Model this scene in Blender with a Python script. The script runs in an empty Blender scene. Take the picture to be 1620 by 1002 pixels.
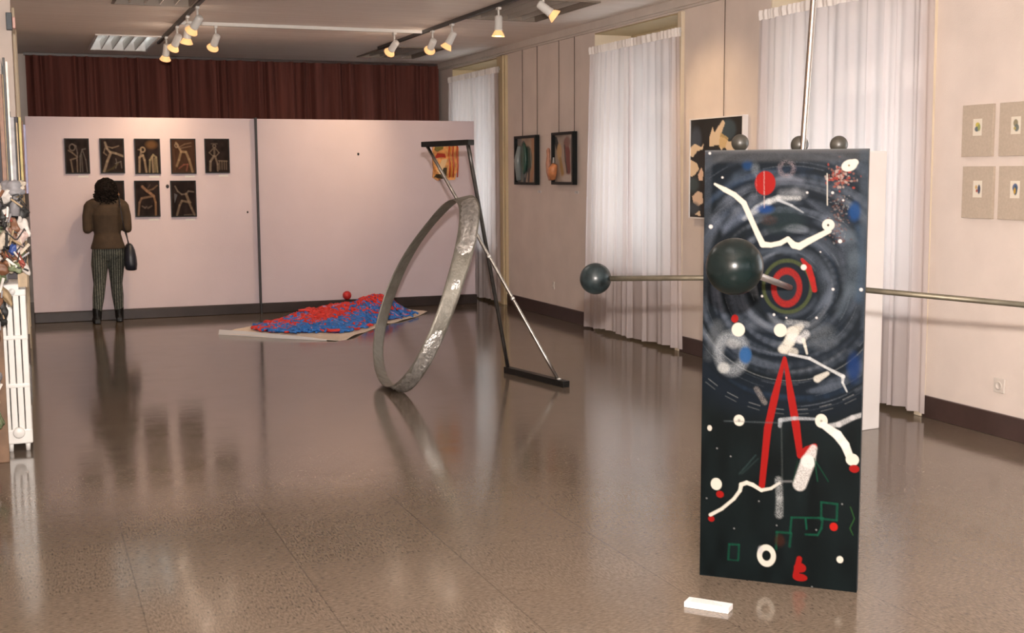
import bpy, bmesh, math, random
import numpy as np
from mathutils import Vector, Matrix

random.seed(7)
rng = np.random.default_rng(11)
scene = bpy.context.scene
col = scene.collection

# ------------------------------------------------------------------ camera
H_EYE = 1.65
cam_d = bpy.data.cameras.new('camera')
cam_d.sensor_width = 36.0
cam_d.lens = 43.491
cam_d.clip_start = 0.02
cam = bpy.data.objects.new('camera', cam_d)
col.objects.link(cam)
yaw, pitch, roll = 0.372810501, 0.115582591, -0.00526843849
fw = Vector((math.sin(yaw)*math.cos(pitch), math.cos(yaw)*math.cos(pitch), -math.sin(pitch)))
rt = Vector((math.cos(yaw), -math.sin(yaw), 0)); up = rt.cross(fw)
c_, s_ = math.cos(roll), math.sin(roll)
rt, up = c_*rt + s_*up, -s_*rt + c_*up
mw = Matrix.Identity(4)
for i in range(3):
    mw[i][0], mw[i][1], mw[i][2] = rt[i], up[i], -fw[i]
mw[2][3] = H_EYE
cam.matrix_world = mw
scene.camera = cam

# ------------------------------------------------------------------ world, exposure
world = bpy.data.worlds.new('sky'); scene.world = world
world.use_nodes = True
bgn = world.node_tree.nodes['Background']
bgn.inputs[0].default_value = (0.97, 0.95, 1.0, 1)
bgn.inputs[1].default_value = 6.0
scene.view_settings.view_transform = 'Standard'
scene.view_settings.look = 'None'
scene.view_settings.exposure = 0.3
scene.view_settings.gamma = 1.0
scene.view_settings.use_curve_mapping = False

def lamp(name, kind, loc, energy, color, aim=None, parent=None, **kw):
    d = bpy.data.lights.new(name, kind); d.energy = energy; d.color = color
    for k, v in kw.items(): setattr(d, k, v)
    o = bpy.data.objects.new(name, d); col.objects.link(o); o.location = loc
    if aim is not None:
        o.rotation_euler = (Vector(aim)-Vector(loc)).to_track_quat('-Z', 'Y').to_euler()
    if parent is not None: o.parent = parent
    return o

# the photographer's flash, just above the lens
FLASH_W = 1700.0
lamp('camera_flash', 'SPOT', (0.012, 0.0, 1.875), FLASH_W, (1.0, 0.90, 0.82), aim=(2.9, 8.0, 1.25),
     spot_size=math.radians(125), spot_blend=0.35, shadow_soft_size=0.03)
TUBE_STRENGTH = 2.0
TUBE_FILL = 18.0
SPOT_W = 45.0
CEILING_FILL_W = 2.0

# ------------------------------------------------------------------ materials
def node_mat(name):
    m = bpy.data.materials.new(name); m.use_nodes = True
    nt = m.node_tree; b = nt.nodes['Principled BSDF']
    return m, nt, b

def mat(name, color, rough=0.6, metal=0.0, var=0.0, scale=8.0, bump=0.0, bscale=40.0, spec=0.5, stretch=(1,1,1), coat=0.0):
    m, nt, b = node_mat(name)
    b.inputs['Base Color'].default_value = (*color, 1)
    b.inputs['Roughness'].default_value = rough
    b.inputs['Metallic'].default_value = metal
    b.inputs['Specular IOR Level'].default_value = spec
    b.inputs['Coat Weight'].default_value = coat
    tc = nt.nodes.new('ShaderNodeTexCoord'); mp = nt.nodes.new('ShaderNodeMapping')
    mp.inputs['Scale'].default_value = stretch
    nt.links.new(tc.outputs['Object'], mp.inputs['Vector'])
    if var > 0:
        n = nt.nodes.new('ShaderNodeTexNoise'); n.inputs['Scale'].default_value = scale
        n.inputs['Detail'].default_value = 6
        r = nt.nodes.new('ShaderNodeValToRGB')
        r.color_ramp.elements[0].position = 0.3; r.color_ramp.elements[1].position = 0.7
        r.color_ramp.elements[0].color = (*[max(0, c*(1-var)) for c in color], 1)
        r.color_ramp.elements[1].color = (*[min(1, c*(1+var)) for c in color], 1)
        nt.links.new(mp.outputs[0], n.inputs['Vector']); nt.links.new(n.outputs['Fac'], r.inputs[0])
        nt.links.new(r.outputs[0], b.inputs['Base Color'])
    if bump > 0:
        n2 = nt.nodes.new('ShaderNodeTexNoise'); n2.inputs['Scale'].default_value = bscale; n2.inputs['Detail'].default_value = 4
        bp = nt.nodes.new('ShaderNodeBump'); bp.inputs['Strength'].default_value = bump; bp.inputs['Distance'].default_value = 0.01
        nt.links.new(mp.outputs[0], n2.inputs['Vector'])
        nt.links.new(n2.outputs['Fac'], bp.inputs['Height']); nt.links.new(bp.outputs[0], b.inputs['Normal'])
    return m

def paint_mat(name, rough=0.4, spec=0.5, coat=0.0):
    m, nt, b = node_mat(name)
    a = nt.nodes.new('ShaderNodeAttribute'); a.attribute_name = 'paint'
    nt.links.new(a.outputs['Color'], b.inputs['Base Color'])
    b.inputs['Roughness'].default_value = rough; b.inputs['Specular IOR Level'].default_value = spec
    b.inputs['Coat Weight'].default_value = coat
    return m

def emis(name, color, strength):
    m, nt, b = node_mat(name)
    b.inputs['Base Color'].default_value = (*color, 1)
    b.inputs['Emission Color'].default_value = (*color, 1)
    b.inputs['Emission Strength'].default_value = strength
    return m

M = {}
M['wall'] = mat('wall_paint', (0.70, 0.61, 0.555), 0.75, var=0.05, scale=3, bump=0.15, bscale=90, spec=0.25)
M['wall_left'] = mat('left_wall_paint', (0.70, 0.60, 0.54), 0.75, var=0.05, scale=3, spec=0.25)
M['panel_pink'] = mat('pink_white_board_paint', (0.635, 0.545, 0.585), 0.7, var=0.03, scale=2.0, bump=0.1, bscale=60, spec=0.25)
M['dark_base'] = mat('dark_brown_skirting', (0.055, 0.032, 0.028), 0.35, var=0.15, scale=6)
M['board_base'] = mat('dark_plinth_paint', (0.034, 0.024, 0.022), 0.42, var=0.2, scale=5, spec=0.3)
M['cream'] = mat('cream_trim_paint', (0.66, 0.56, 0.42), 0.55, var=0.05, scale=4)
M['ochre'] = mat('shaded_reveal_paint', (0.42, 0.33, 0.19), 0.6, var=0.08, scale=5)  # shade of the window recess put into the colour of soffits and aprons
M['tan'] = mat('tan_trim_paint', (0.55, 0.44, 0.27), 0.55, var=0.06, scale=4)
M['cornice'] = mat('cornice_paint', (0.60, 0.54, 0.49), 0.6, var=0.05, scale=6)
M['white'] = mat('white_enamel', (0.72, 0.70, 0.67), 0.35, var=0.03, scale=10)
M['white_matt'] = mat('white_matt_paint', (0.75, 0.72, 0.71), 0.6, var=0.03, scale=4)
M['card'] = mat('white_card', (0.68, 0.66, 0.65), 0.6)
M['ink'] = mat('grey_ink', (0.35, 0.32, 0.31), 0.7)
M['black'] = mat('black_paint', (0.012, 0.012, 0.013), 0.4)
M['black_frame'] = mat('black_frame_lacquer', (0.010, 0.012, 0.012), 0.45, spec=0.2)
M['wire'] = mat('dark_wire', (0.10, 0.07, 0.05), 0.5, metal=0.5)
M['steel'] = mat('worn_steel', (0.27, 0.255, 0.22), 0.5, metal=0.55, var=0.18, scale=14, bump=0.3, bscale=60)
M['tube_steel'] = mat('dull_steel_tube', (0.13, 0.115, 0.085), 0.48, metal=0.7, var=0.2, scale=20)
M['rod_dark'] = mat('dark_steel_bar', (0.10, 0.095, 0.09), 0.35, metal=0.85, var=0.3, scale=18)
M['blackened'] = mat('blackened_iron', (0.018, 0.018, 0.018), 0.4, metal=0.4, var=0.3, scale=20)
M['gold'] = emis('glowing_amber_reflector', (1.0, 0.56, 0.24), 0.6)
M['bulb'] = emis('lit_bulb', (1.0, 0.72, 0.40), 10.0)
M['tube'] = emis('lit_fluorescent_tube', (0.95, 1.0, 0.96), TUBE_STRENGTH)
M['tube_fill'] = emis('added_fluorescent_tube', (1.0, 0.96, 0.92), TUBE_FILL)  # for the added fixtures out of view
M['tube_off'] = mat('unlit_fluorescent_tube', (0.80, 0.80, 0.78), 0.3)
M['louver'] = mat('louver_aluminium', (0.62, 0.58, 0.54), 0.35, metal=0.6)
M['louver_dark'] = mat('dull_brown_housing', (0.24, 0.195, 0.16), 0.5)
M['track_dark'] = mat('dark_track', (0.03, 0.03, 0.03), 0.4)
M['red_plastic'] = mat('red_paint_gloss', (0.55, 0.03, 0.03), 0.4)
M['linen'] = mat('beige_mount_card', (0.47, 0.39, 0.31), 0.7, var=0.06, scale=60)
M['canvas_cloth'] = mat('cream_cloth', (0.84, 0.73, 0.62), 0.85, var=0.06, scale=14, bump=0.3, bscale=40)

# floor: vinyl tiles with a streaky marble figure and a polished surface
def floor_mat():
    m, nt, b = node_mat('polished_vinyl_floor')
    L = nt.links
    tc = nt.nodes.new('ShaderNodeTexCoord')
    sep = nt.nodes.new('ShaderNodeSeparateXYZ'); L.new(tc.outputs['Object'], sep.inputs[0])
    def math_(op, a, v=None):
        n = nt.nodes.new('ShaderNodeMath'); n.operation = op
        for k, x in ((0, a), (1, v)):
            if x is None: continue
            if isinstance(x, (int, float)): n.inputs[k].default_value = x
            else: L.new(x, n.inputs[k])
        return n.outputs[0]
    P = 0.6675
    def cell(s, off):
        return math_('DIVIDE', math_('SUBTRACT', s, off), P)
    cx, cy = cell(sep.outputs[0], 0.343), cell(sep.outputs[1], 4.39-P*8)
    def dist(c):
        f = math_('FRACT', math_('ADD', c, 100.0))
        return math_('MINIMUM', f, math_('SUBTRACT', 1.0, f))
    seam = math_('MAXIMUM', math_('LESS_THAN', dist(cx), 0.0045), math_('MULTIPLY', math_('LESS_THAN', dist(cy), 0.0045), 0.5))
    # checker of streak direction per tile
    par = math_('MODULO', math_('ADD', math_('FLOOR', math_('ADD', cx, 100.0)), math_('FLOOR', math_('ADD', cy, 100.0))), 2.0)
    def streak(sc):
        mp = nt.nodes.new('ShaderNodeMapping'); mp.inputs['Scale'].default_value = sc
        L.new(tc.outputs['Object'], mp.inputs[0])
        n = nt.nodes.new('ShaderNodeTexNoise'); n.inputs['Scale'].default_value = 1.0; n.inputs['Detail'].default_value = 5
        n.inputs['Roughness'].default_value = 0.65
        L.new(mp.outputs[0], n.inputs['Vector']); return n.outputs['Fac']
    s1, s2 = streak((120, 34, 1)), streak((40, 120, 1))
    mix = nt.nodes.new('ShaderNodeMix'); mix.data_type = 'FLOAT'
    L.new(par, mix.inputs[0]); L.new(s1, mix.inputs[2]); L.new(s2, mix.inputs[3])
    big = streak((0.7, 0.7, 1))
    fac = math_('ADD', math_('MULTIPLY', mix.outputs[0], 0.8), math_('MULTIPLY', big, 0.25))
    r = nt.nodes.new('ShaderNodeValToRGB')
    e = r.color_ramp.elements
    e[0].position = 0.33; e[0].color = (0.036, 0.026, 0.022, 1)
    e[1].position = 0.64; e[1].color = (0.182, 0.143, 0.108, 1)
    x = e.new(0.45); x.color = (0.112, 0.086, 0.064, 1)
    L.new(fac, r.inputs[0])
    mc = nt.nodes.new('ShaderNodeMix'); mc.data_type = 'RGBA'
    L.new(math_('MULTIPLY', seam, 0.40), mc.inputs[0]); L.new(r.outputs[0], mc.inputs[6]); mc.inputs[7].default_value = (0.05, 0.035, 0.027, 1)
    L.new(mc.outputs[2], b.inputs['Base Color'])
    b.inputs['Specular IOR Level'].default_value = 0.46
    rr = nt.nodes.new('ShaderNodeMapRange'); L.new(streak((3.0, 3.0, 1)), rr.inputs[0])
    rr.inputs[1].default_value = 0.3; rr.inputs[2].default_value = 0.7; rr.inputs[3].default_value = 0.085; rr.inputs[4].default_value = 0.15
    L.new(rr.outputs[0], b.inputs['Roughness'])
    bn = nt.nodes.new('ShaderNodeBump'); bn.inputs['Strength'].default_value = 0.12; bn.inputs['Distance'].default_value = 0.004
    hn = math_('ADD', math_('MULTIPLY', streak((9, 9, 1)), 1.0), math_('MULTIPLY', mix.outputs[0], 0.04))
    L.new(hn, bn.inputs['Height']); L.new(bn.outputs[0], b.inputs['Normal'])
    return m
M['floor'] = floor_mat()

def ceiling_mat():
    m, nt, b = node_mat('ceiling_boards'); L = nt.links
    tc = nt.nodes.new('ShaderNodeTexCoord')
    mp = nt.nodes.new('ShaderNodeMapping'); mp.inputs['Scale'].default_value = (0.3, 26, 1)
    L.new(tc.outputs['Object'], mp.inputs[0])
    n = nt.nodes.new('ShaderNodeTexNoise'); n.inputs['Scale'].default_value = 1; n.inputs['Detail'].default_value = 3
    L.new(mp.outputs[0], n.inputs['Vector'])
    w = nt.nodes.new('ShaderNodeTexWave'); w.wave_type = 'BANDS'; w.bands_direction = 'Y'; w.inputs['Scale'].default_value = 2.1
    w.inputs['Distortion'].default_value = 0.0
    L.new(tc.outputs['Object'], w.inputs['Vector'])
    r = nt.nodes.new('ShaderNodeValToRGB')
    r.color_ramp.elements[0].position = 0.3; r.color_ramp.elements[0].color = (0.73, 0.645, 0.58, 1)
    r.color_ramp.elements[1].position = 0.7; r.color_ramp.elements[1].color = (0.84, 0.765, 0.70, 1)
    L.new(n.outputs['Fac'], r.inputs[0]); L.new(r.outputs[0], b.inputs['Base Color'])
    bp = nt.nodes.new('ShaderNodeBump'); bp.inputs['Strength'].default_value = 0.3; bp.inputs['Distance'].default_value = 0.01
    L.new(w.outputs['Fac'], bp.inputs['Height']); L.new(bp.outputs[0], b.inputs['Normal'])
    b.inputs['Roughness'].default_value = 0.6
    b.inputs['Specular IOR Level'].default_value = 0.5
    return m
M['ceiling'] = ceiling_mat()

def sheer_mat():
    m, nt, b = node_mat('sheer_white_voile'); L = nt.links
    out = nt.nodes['Material Output']
    tr = nt.nodes.new('ShaderNodeBsdfTranslucent'); tr.inputs[0].default_value = (0.86, 0.82, 0.80, 1)
    df = nt.nodes.new('ShaderNodeBsdfDiffuse'); df.inputs[0].default_value = (0.62, 0.545, 0.54, 1)
    tp = nt.nodes.new('ShaderNodeBsdfTransparent'); tp.inputs[0].default_value = (1, 0.99, 0.98, 1)
    a = nt.nodes.new('ShaderNodeMixShader'); a.inputs[0].default_value = 0.27
    L.new(df.outputs[0], a.inputs[1]); L.new(tr.outputs[0], a.inputs[2])
    c = nt.nodes.new('ShaderNodeMixShader'); c.inputs[0].default_value = 0.12
    L.new(a.outputs[0], c.inputs[1]); L.new(tp.outputs[0], c.inputs[2])
    L.new(c.outputs[0], out.inputs['Surface'])
    return m
M['sheer'] = sheer_mat()
M['heading'] = mat('white_heading_tape', (0.78, 0.73, 0.70), 0.8)

def glass_mat():
    m, nt, b = node_mat('window_glass'); L = nt.links
    out = nt.nodes['Material Output']
    tp = nt.nodes.new('ShaderNodeBsdfTransparent'); tp.inputs[0].default_value = (0.93, 0.96, 0.95, 1)
    gl = nt.nodes.new('ShaderNodeBsdfGlossy'); gl.inputs['Roughness'].default_value = 0.02
    fr = nt.nodes.new('ShaderNodeFresnel'); fr.inputs[0].default_value = 1.45
    mx = nt.nodes.new('ShaderNodeMixShader')
    L.new(fr.outputs[0], mx.inputs[0]); L.new(tp.outputs[0], mx.inputs[1]); L.new(gl.outputs[0], mx.inputs[2])
    L.new(mx.outputs[0], out.inputs['Surface']); return m
M['glass'] = glass_mat()
M['drape'] = mat('dark_red_velvet', (0.135, 0.045, 0.035), 0.9, var=0.3, scale=2.0, stretch=(8, 1, 0.3), spec=0.2)

# ------------------------------------------------------------------ mesh builder
class MB:
    def __init__(self): self.v, self.f, self.s, self.mi = [], [], [], []
    def add(self, vs, fs, smooth=False, mi=0):
        o = len(self.v); self.v += [tuple(p) for p in vs]
        for f in fs: self.f.append(tuple(i+o for i in f)); self.s.append(smooth); self.mi.append(mi)
        return self
    def box(self, x0, x1, y0, y1, z0, z1, T=None, mi=0):
        vs = [Vector((x, y, z)) for z in (z0, z1) for y in (y0, y1) for x in (x0, x1)]
        if T is not None: vs = [T @ p for p in vs]
        return self.add(vs, [(0, 2, 3, 1), (4, 5, 7, 6), (0, 1, 5, 4), (2, 6, 7, 3), (0, 4, 6, 2), (1, 3, 7, 5)], False, mi)
    def bevel_box(self, x0, x1, y0, y1, z0, z1, b=0.005, T=None, seg=2, mi=0):
        bm = bmesh.new(); bmesh.ops.create_cube(bm, size=1)
        for v in bm.verts:
            v.co = Vector(((x0+x1)/2+v.co.x*(x1-x0), (y0+y1)/2+v.co.y*(y1-y0), (z0+z1)/2+v.co.z*(z1-z0)))
        bmesh.ops.bevel(bm, geom=bm.edges[:], offset=b, segments=seg, affect='EDGES', profile=0.5)
        if T is not None: bmesh.ops.transform(bm, matrix=T, verts=bm.verts[:])
        bm.verts.index_update()
        self.add([v.co.copy() for v in bm.verts], [[v.index for v in f.verts] for f in bm.faces], False, mi); bm.free(); return self
    def loft(self, rings, closed_u=True, caps=True, smooth=True, loop=False, mi=0):
        n = len(rings[0]); o = len(self.v); fs = []
        vs = [p for r in rings for p in r]
        R_ = len(rings)
        for i in range(R_ if loop else R_-1):
            a, b = i*n, ((i+1) % R_)*n
            for j in range(n if closed_u else n-1):
                k = (j+1) % n
                fs.append((a+j, a+k, b+k, b+j))
        if caps and not loop:
            fs.append(tuple(range(n-1, -1, -1))); fs.append(tuple((R_-1)*n+j for j in range(n)))
        return self.add(vs, fs, smooth, mi)
    def tube(self, pts, r, n=10, caps=True, squash=None, loop=False, mi=0):
        pts = [Vector(p) for p in pts]; m = len(pts)
        rs = r if isinstance(r, (list, tuple)) else [r]*m
        t0 = (pts[1]-pts[0]).normalized()
        u = t0.orthogonal().normalized() if squash is None else (Vector(squash)-t0*Vector(squash).dot(t0)).normalized()
        rings = []
        for i, p in enumerate(pts):
            if loop: t = (pts[(i+1) % m]-pts[i-1]).normalized()
            else: t = (pts[min(i+1, m-1)]-pts[max(i-1, 0)]).normalized()
            u = (u-t*u.dot(t)).normalized(); w = t.cross(u)
            ra = rs[i] if not isinstance(rs[i], (tuple, list)) else rs[i][0]
            rb = rs[i] if not isinstance(rs[i], (tuple, list)) else rs[i][1]
            rings.append([p+u*(ra*math.cos(2*math.pi*k/n))+w*(rb*math.sin(2*math.pi*k/n)) for k in range(n)])
        return self.loft(rings, True, caps, True, loop, mi)
    def lathe(self, prof, axis_p, axis_d, n=16, mi=0, smooth=True):
        d = Vector(axis_d).normalized(); u = d.orthogonal().normalized(); w = d.cross(u); p = Vector(axis_p)
        rings = [[p+d*h+(u*math.cos(2*math.pi*k/n)+w*math.sin(2*math.pi*k/n))*max(r, 1e-4) for k in range(n)] for r, h in prof]
        return self.loft(rings, True, True, smooth, False, mi)
    def sphere(self, c, r, nu=24, nv=14, sc=(1, 1, 1), T=None, mi=0, fn=None):
        c = Vector(c); rings = []
        for i in range(nv+1):
            th = math.pi*i/nv; th = min(max(th, 0.02), math.pi-0.02)
            ring = []
            for k in range(nu):
                ph = 2*math.pi*k/nu
                q = Vector((math.sin(th)*math.cos(ph), math.sin(th)*math.sin(ph), math.cos(th)))
                rr = r*(fn(q) if fn else 1.0)
                p = Vector((q.x*rr*sc[0], q.y*rr*sc[1], q.z*rr*sc[2]))
                ring.append(c+(T @ p if T is not None else p))
            rings.append(ring)
        return self.loft(rings, True, True, True, False, mi)
    def prism(self, poly, d, mi=0, smooth=False):
        n = len(poly); d = Vector(d); vs = [Vector(p) for p in poly]+[Vector(p)+d for p in poly]
        fs = [tuple(range(n)), tuple(range(2*n-1, n-1, -1))]+[(i, (i+1) % n+0, (i+1) % n+n, i+n) for i in range(n)]
        return self.add(vs, fs, smooth, mi)
    def build(self, name, m, parent=None, fix=True):
        me = bpy.data.meshes.new(name)
        org = Vector((0, 0, 0))
        if parent is not None: org = parent_origin(parent)
        me.from_pydata([tuple(Vector(p)-org) for p in self.v], [], self.f)
        me.polygons.foreach_set('use_smooth', self.s)
        for x in (m if isinstance(m, (list, tuple)) else [m]): me.materials.append(x)
        me.polygons.foreach_set('material_index', self.mi)
        me.update()
        if fix:
            bm = bmesh.new(); bm.from_mesh(me); bmesh.ops.recalc_face_normals(bm, faces=bm.faces[:]); bm.to_mesh(me); bm.free()
        o = bpy.data.objects.new(name, me); col.objects.link(o)
        if parent is not None: o.parent = parent
        return o

def parent_origin(p):
    v = Vector(p.location)
    while p.parent is not None:
        p = p.parent; v = v+Vector(p.location)
    return v

def tag(o, label=None, cat=None, group=None, kind=None):
    if label: o['label'] = label
    if cat: o['category'] = cat
    if group: o['group'] = group
    if kind: o['kind'] = kind
    return o
def thing(name, label, cat, loc, group=None):
    o = bpy.data.objects.new(name, None); col.objects.link(o); o.location = loc; o.empty_display_size = 0.1
    return tag(o, label, cat, group)
def struct(o): o['kind'] = 'structure'; return o

# ------------------------------------------------------------------ small raster painter (paint on a surface, stored per vertex)
class Canvas:
    def __init__(self, w, h, color):
        self.w, self.h = w, h
        self.a = np.empty((h, w, 3)); self.a[:] = color
        self.Y, self.X = np.mgrid[0:h, 0:w].astype(float)
    def _blend(self, sl, al, color):
        self.a[sl] = self.a[sl]*(1-al[..., None])+np.array(color)*al[..., None]
    def stroke(self, pts, width, color, alpha=1.0, soft=0.8, rough=0.0):
        pts = [np.array(p, float) for p in pts]
        ws = width if isinstance(width, (list, tuple)) else [width]*len(pts)
        for i in range(len(pts)-1):
            p, q = pts[i], pts[i+1]; wm = max(ws[i], ws[i+1])/2+soft+1
            x0, x1 = int(max(0, min(p[0], q[0])-wm)), int(min(self.w, max(p[0], q[0])+wm+1))
            y0, y1 = int(max(0, min(p[1], q[1])-wm)), int(min(self.h, max(p[1], q[1])+wm+1))
            if x1 <= x0 or y1 <= y0: continue
            sl = (slice(y0, y1), slice(x0, x1)); X, Y = self.X[sl], self.Y[sl]
            d = q-p; L2 = max(d@d, 1e-6); t = np.clip(((X-p[0])*d[0]+(Y-p[1])*d[1])/L2, 0, 1)
            dist = np.hypot(X-p[0]-t*d[0], Y-p[1]-t*d[1]); wd = (ws[i]*(1-t)+ws[i+1]*t)/2
            al = np.clip((wd-dist)/soft+0.5, 0, 1)*alpha
            if rough > 0: al = al*np.clip(1-rough*rng.random(al.shape)*1.6, 0, 1)
            self._blend(sl, al, color)
    def ellipse(self, c, rx, ry, color, alpha=1.0, soft=0.8, ring=None, rot=0.0, rough=0.0):
        R_ = max(rx, ry)+(ring or 0)+2+soft
        x0, x1 = int(max(0, c[0]-R_)), int(min(self.w, c[0]+R_+1)); y0, y1 = int(max(0, c[1]-R_)), int(min(self.h, c[1]+R_+1))
        if x1 <= x0 or y1 <= y0: return
        sl = (slice(y0, y1), slice(x0, x1)); X, Y = self.X[sl]-c[0], self.Y[sl]-c[1]
        cr, sr = math.cos(rot), math.sin(rot); X, Y = X*cr+Y*sr, -X*sr+Y*cr
        k = np.sqrt((X/rx)**2+(Y/ry)**2); m = min(rx, ry)
        if ring: d = ring/2-abs(k-1)*m
        else: d = (1-k)*m
        al = np.clip(d/soft+0.5, 0, 1)*alpha
        if rough > 0: al = al*np.clip(1-rough*rng.random(al.shape)*1.6, 0, 1)
        self._blend(sl, al, color)
    def poly(self, pts, color, alpha=1.0):
        pts = np.array(pts, float); ins = np.zeros((self.h, self.w), bool); n = len(pts)
        for i in range(n):
            (xa, ya), (xb, yb) = pts[i], pts[(i+1) % n]
            if ya == yb: continue
            c = ((ya > self.Y) != (yb > self.Y)) & (self.X < (xb-xa)*(self.Y-ya)/(yb-ya)+xa)
            ins ^= c
        self.a[ins] = self.a[ins]*(1-alpha)+np.array(color)*alpha
    def noise(self, cells=12, amp=0.2, seed=1):
        g = np.random.default_rng(seed).random((cells+2, cells+2))
        x = self.X/self.w*cells; y = self.Y/self.h*cells; xi, yi = x.astype(int), y.astype(int); fx, fy = x-xi, y-yi
        fx, fy = fx*fx*(3-2*fx), fy*fy*(3-2*fy)
        n = (g[yi, xi]*(1-fx)+g[yi, xi+1]*fx)*(1-fy)+(g[yi+1, xi]*(1-fx)+g[yi+1, xi+1]*fx)*fy
        self.a *= (1+(n-0.5)*2*amp)[..., None]

def painted_slab(name, cv, o, ux, uy, depth, m, parent, side=(0.02, 0.02, 0.02)):
    """a slab whose front face carries the painted canvas: o = top left corner, ux along the top, uy down, depth = vector to the back"""
    o, ux, uy, depth = Vector(o), Vector(ux), Vector(uy), Vector(depth)
    h, w = cv.h, cv.w
    u = (np.arange(w)/(w-1))[None, :, None]; v = (np.arange(h)/(h-1))[:, None, None]
    P = np.array(o)+u*np.array(ux)+v*np.array(uy)
    P = P.reshape(-1, 3)
    idx = np.arange(w*h).reshape(h, w)
    q = np.stack([idx[:-1, :-1], idx[1:, :-1], idx[1:, 1:], idx[:-1, 1:]], -1).reshape(-1, 4)
    corners = [o, o+uy, o+ux+uy, o+ux]
    ex = np.array([tuple(c) for c in corners]+[tuple(c+depth) for c in corners]); n0 = len(P)
    P = np.concatenate([P, ex])
    eq = [(n0+4, n0+7, n0+6, n0+5)]+[(n0+i, n0+i+4, n0+(i+1) % 4+4, n0+(i+1) % 4) for i in range(4)]
    org = np.array(parent_origin(parent)) if parent is not None else 0
    me = bpy.data.meshes.new(name)
    me.from_pydata((P-org).tolist(), [], q.tolist()+eq)
    at = me.color_attributes.new('paint', 'FLOAT_COLOR', 'POINT')
    C = np.ones((len(P), 4)); C[:n0, :3] = np.clip(cv.a.reshape(-1, 3), 0, 1); C[n0:, :3] = side
    at.data.foreach_set('color', C.ravel())
    me.materials.append(m); me.update()
    ob = bpy.data.objects.new(name, me); col.objects.link(ob)
    if parent is not None: ob.parent = parent
    return ob
M['paint'] = paint_mat('oil_paint', 0.45)
M['paint_gloss'] = paint_mat('glossy_oil_paint', 0.5, 0.05)
M['print'] = paint_mat('print_on_paper', 0.6, 0.08)

# ================================================================== SETTING
XR, ZC, YB, YF, XL = 5.6, 3.2, 17.3, -2.5, -0.32
struct(MB().box(XL-0.3, XR+0.6, YF-0.1, YB+0.1, -0.12, 0.0).build('floor', M['floor']))

# troffer openings: (x0, x1, y0, y1, lit)
TR = [(0.82, 1.50, 14.65, 16.35, True), (4.20, 4.95, 14.9, 16.3, False),
      (0.82, 1.50, 10.35, 11.95, False), (4.20, 4.95, 10.45, 11.95, False),
      (0.82, 1.50, 6.1, 7.7, 2), (4.20, 4.95, 6.1, 7.7, 2),  # this row and the next: out of view, added to brighten floor and ceiling
      (0.82, 1.50, 1.8, 3.4, 2), (4.20, 4.95, 1.8, 3.4, 2)]
def build_ceiling():
    xs = sorted({XL-0.3, XR+0.6}|{t[0] for t in TR}|{t[1] for t in TR})
    ys = sorted({YF-0.1, YB+0.1}|{t[2] for t in TR}|{t[3] for t in TR})
    mb = MB()
    for i in range(len(xs)-1):
        for j in range(len(ys)-1):
            cx, cy = (xs[i]+xs[i+1])/2, (ys[j]+ys[j+1])/2
            if any(t[0] < cx < t[1] and t[2] < cy < t[3] for t in TR): continue
            mb.box(xs[i], xs[i+1], ys[j], ys[j+1], ZC, ZC+0.25)
    o = mb.build('ceiling', M['ceiling']); struct(o)
build_ceiling()

# right wall with three window niches down to the floor
WIN = [(14.72, 16.55), (10.08, 11.92), (6.73, 8.62)]
ADDED_WIN = [(2.55, 4.45), (-1.7, 0.2)]      # unseen, added to the row beside the camera to raise the room light
ADDED_FRONT_WIN = [(0.7, 2.4), (3.2, 4.9)]       # unseen, added in the end wall behind it for frontal daylight
mb = MB()
ycur = YF
for (a, b) in sorted(WIN+ADDED_WIN):
    mb.box(XR, XR+0.52, ycur, a, 0, ZC); ycur = b
mb.box(XR, XR+0.52, ycur, YB, 0, ZC)
for (a, b) in WIN+ADDED_WIN:
    mb.box(XR, XR+0.52, a, b, 3.09, ZC)
struct(mb.build('wall_right', M['wall']))
mb = MB()
for (a, b) in WIN+ADDED_WIN:
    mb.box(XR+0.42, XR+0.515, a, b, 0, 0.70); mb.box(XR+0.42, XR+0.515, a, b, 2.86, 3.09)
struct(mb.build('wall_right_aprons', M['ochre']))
struct(MB().box(XL-0.3, XR+0.36, YB, YB+0.1, 0, ZC).build('wall_back', M['wall']))
mb = MB(); xc_ = XL-0.3
for (a, b) in ADDED_FRONT_WIN:
    mb.box(xc_, a, YF-0.1, YF, 0, ZC); mb.box(a, b, YF-0.1, YF, 0, 0.9); mb.box(a, b, YF-0.1, YF, 2.9, ZC); xc_ = b
mb.box(xc_, XR+0.36, YF-0.1, YF, 0, ZC)
struct(mb.build('wall_front', M['wall']))
for i_, (a, b) in enumerate(ADDED_FRONT_WIN):
    mb = MB()
    for (p, q) in ((a, a+.06), ((a+b)/2-.04, (a+b)/2+.04), (b-.06, b)): mb.box(p, q, YF-.08, YF-.03, .9, 2.9)
    mb.box(a, b, YF-.08, YF-.03, .9, .97); mb.box(a, b, YF-.08, YF-.03, 2.83, 2.9); mb.box(a, b, YF-.08, YF-.03, 2.1, 2.18)
    o_ = mb.build('window_%d' % (6+i_), M['white']); struct(o_)  # out of view, added for the daylight they let in
    MB().box(a+.02, b-.02, YF-.057, YF-.053, .92, 2.88).build('window_pane', M['glass'], o_)
struct(MB().box(XL-0.15, XL, YF, 10.5, 0, ZC).build('wall_left', M['wall_left']))
struct(MB().box(XL-0.15, -0.04, 10.5, YB, 0, ZC).build('wall_left_far', M['wall_left']))
# cornice and picture rail
mb = MB(); mb.box(XR-0.05, XR, YF, YB, 3.125, ZC); mb.box(XR-0.025, XR, YF, YB, 3.105, 3.125)
struct(mb.build('trim_1', M['cornice']))
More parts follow.
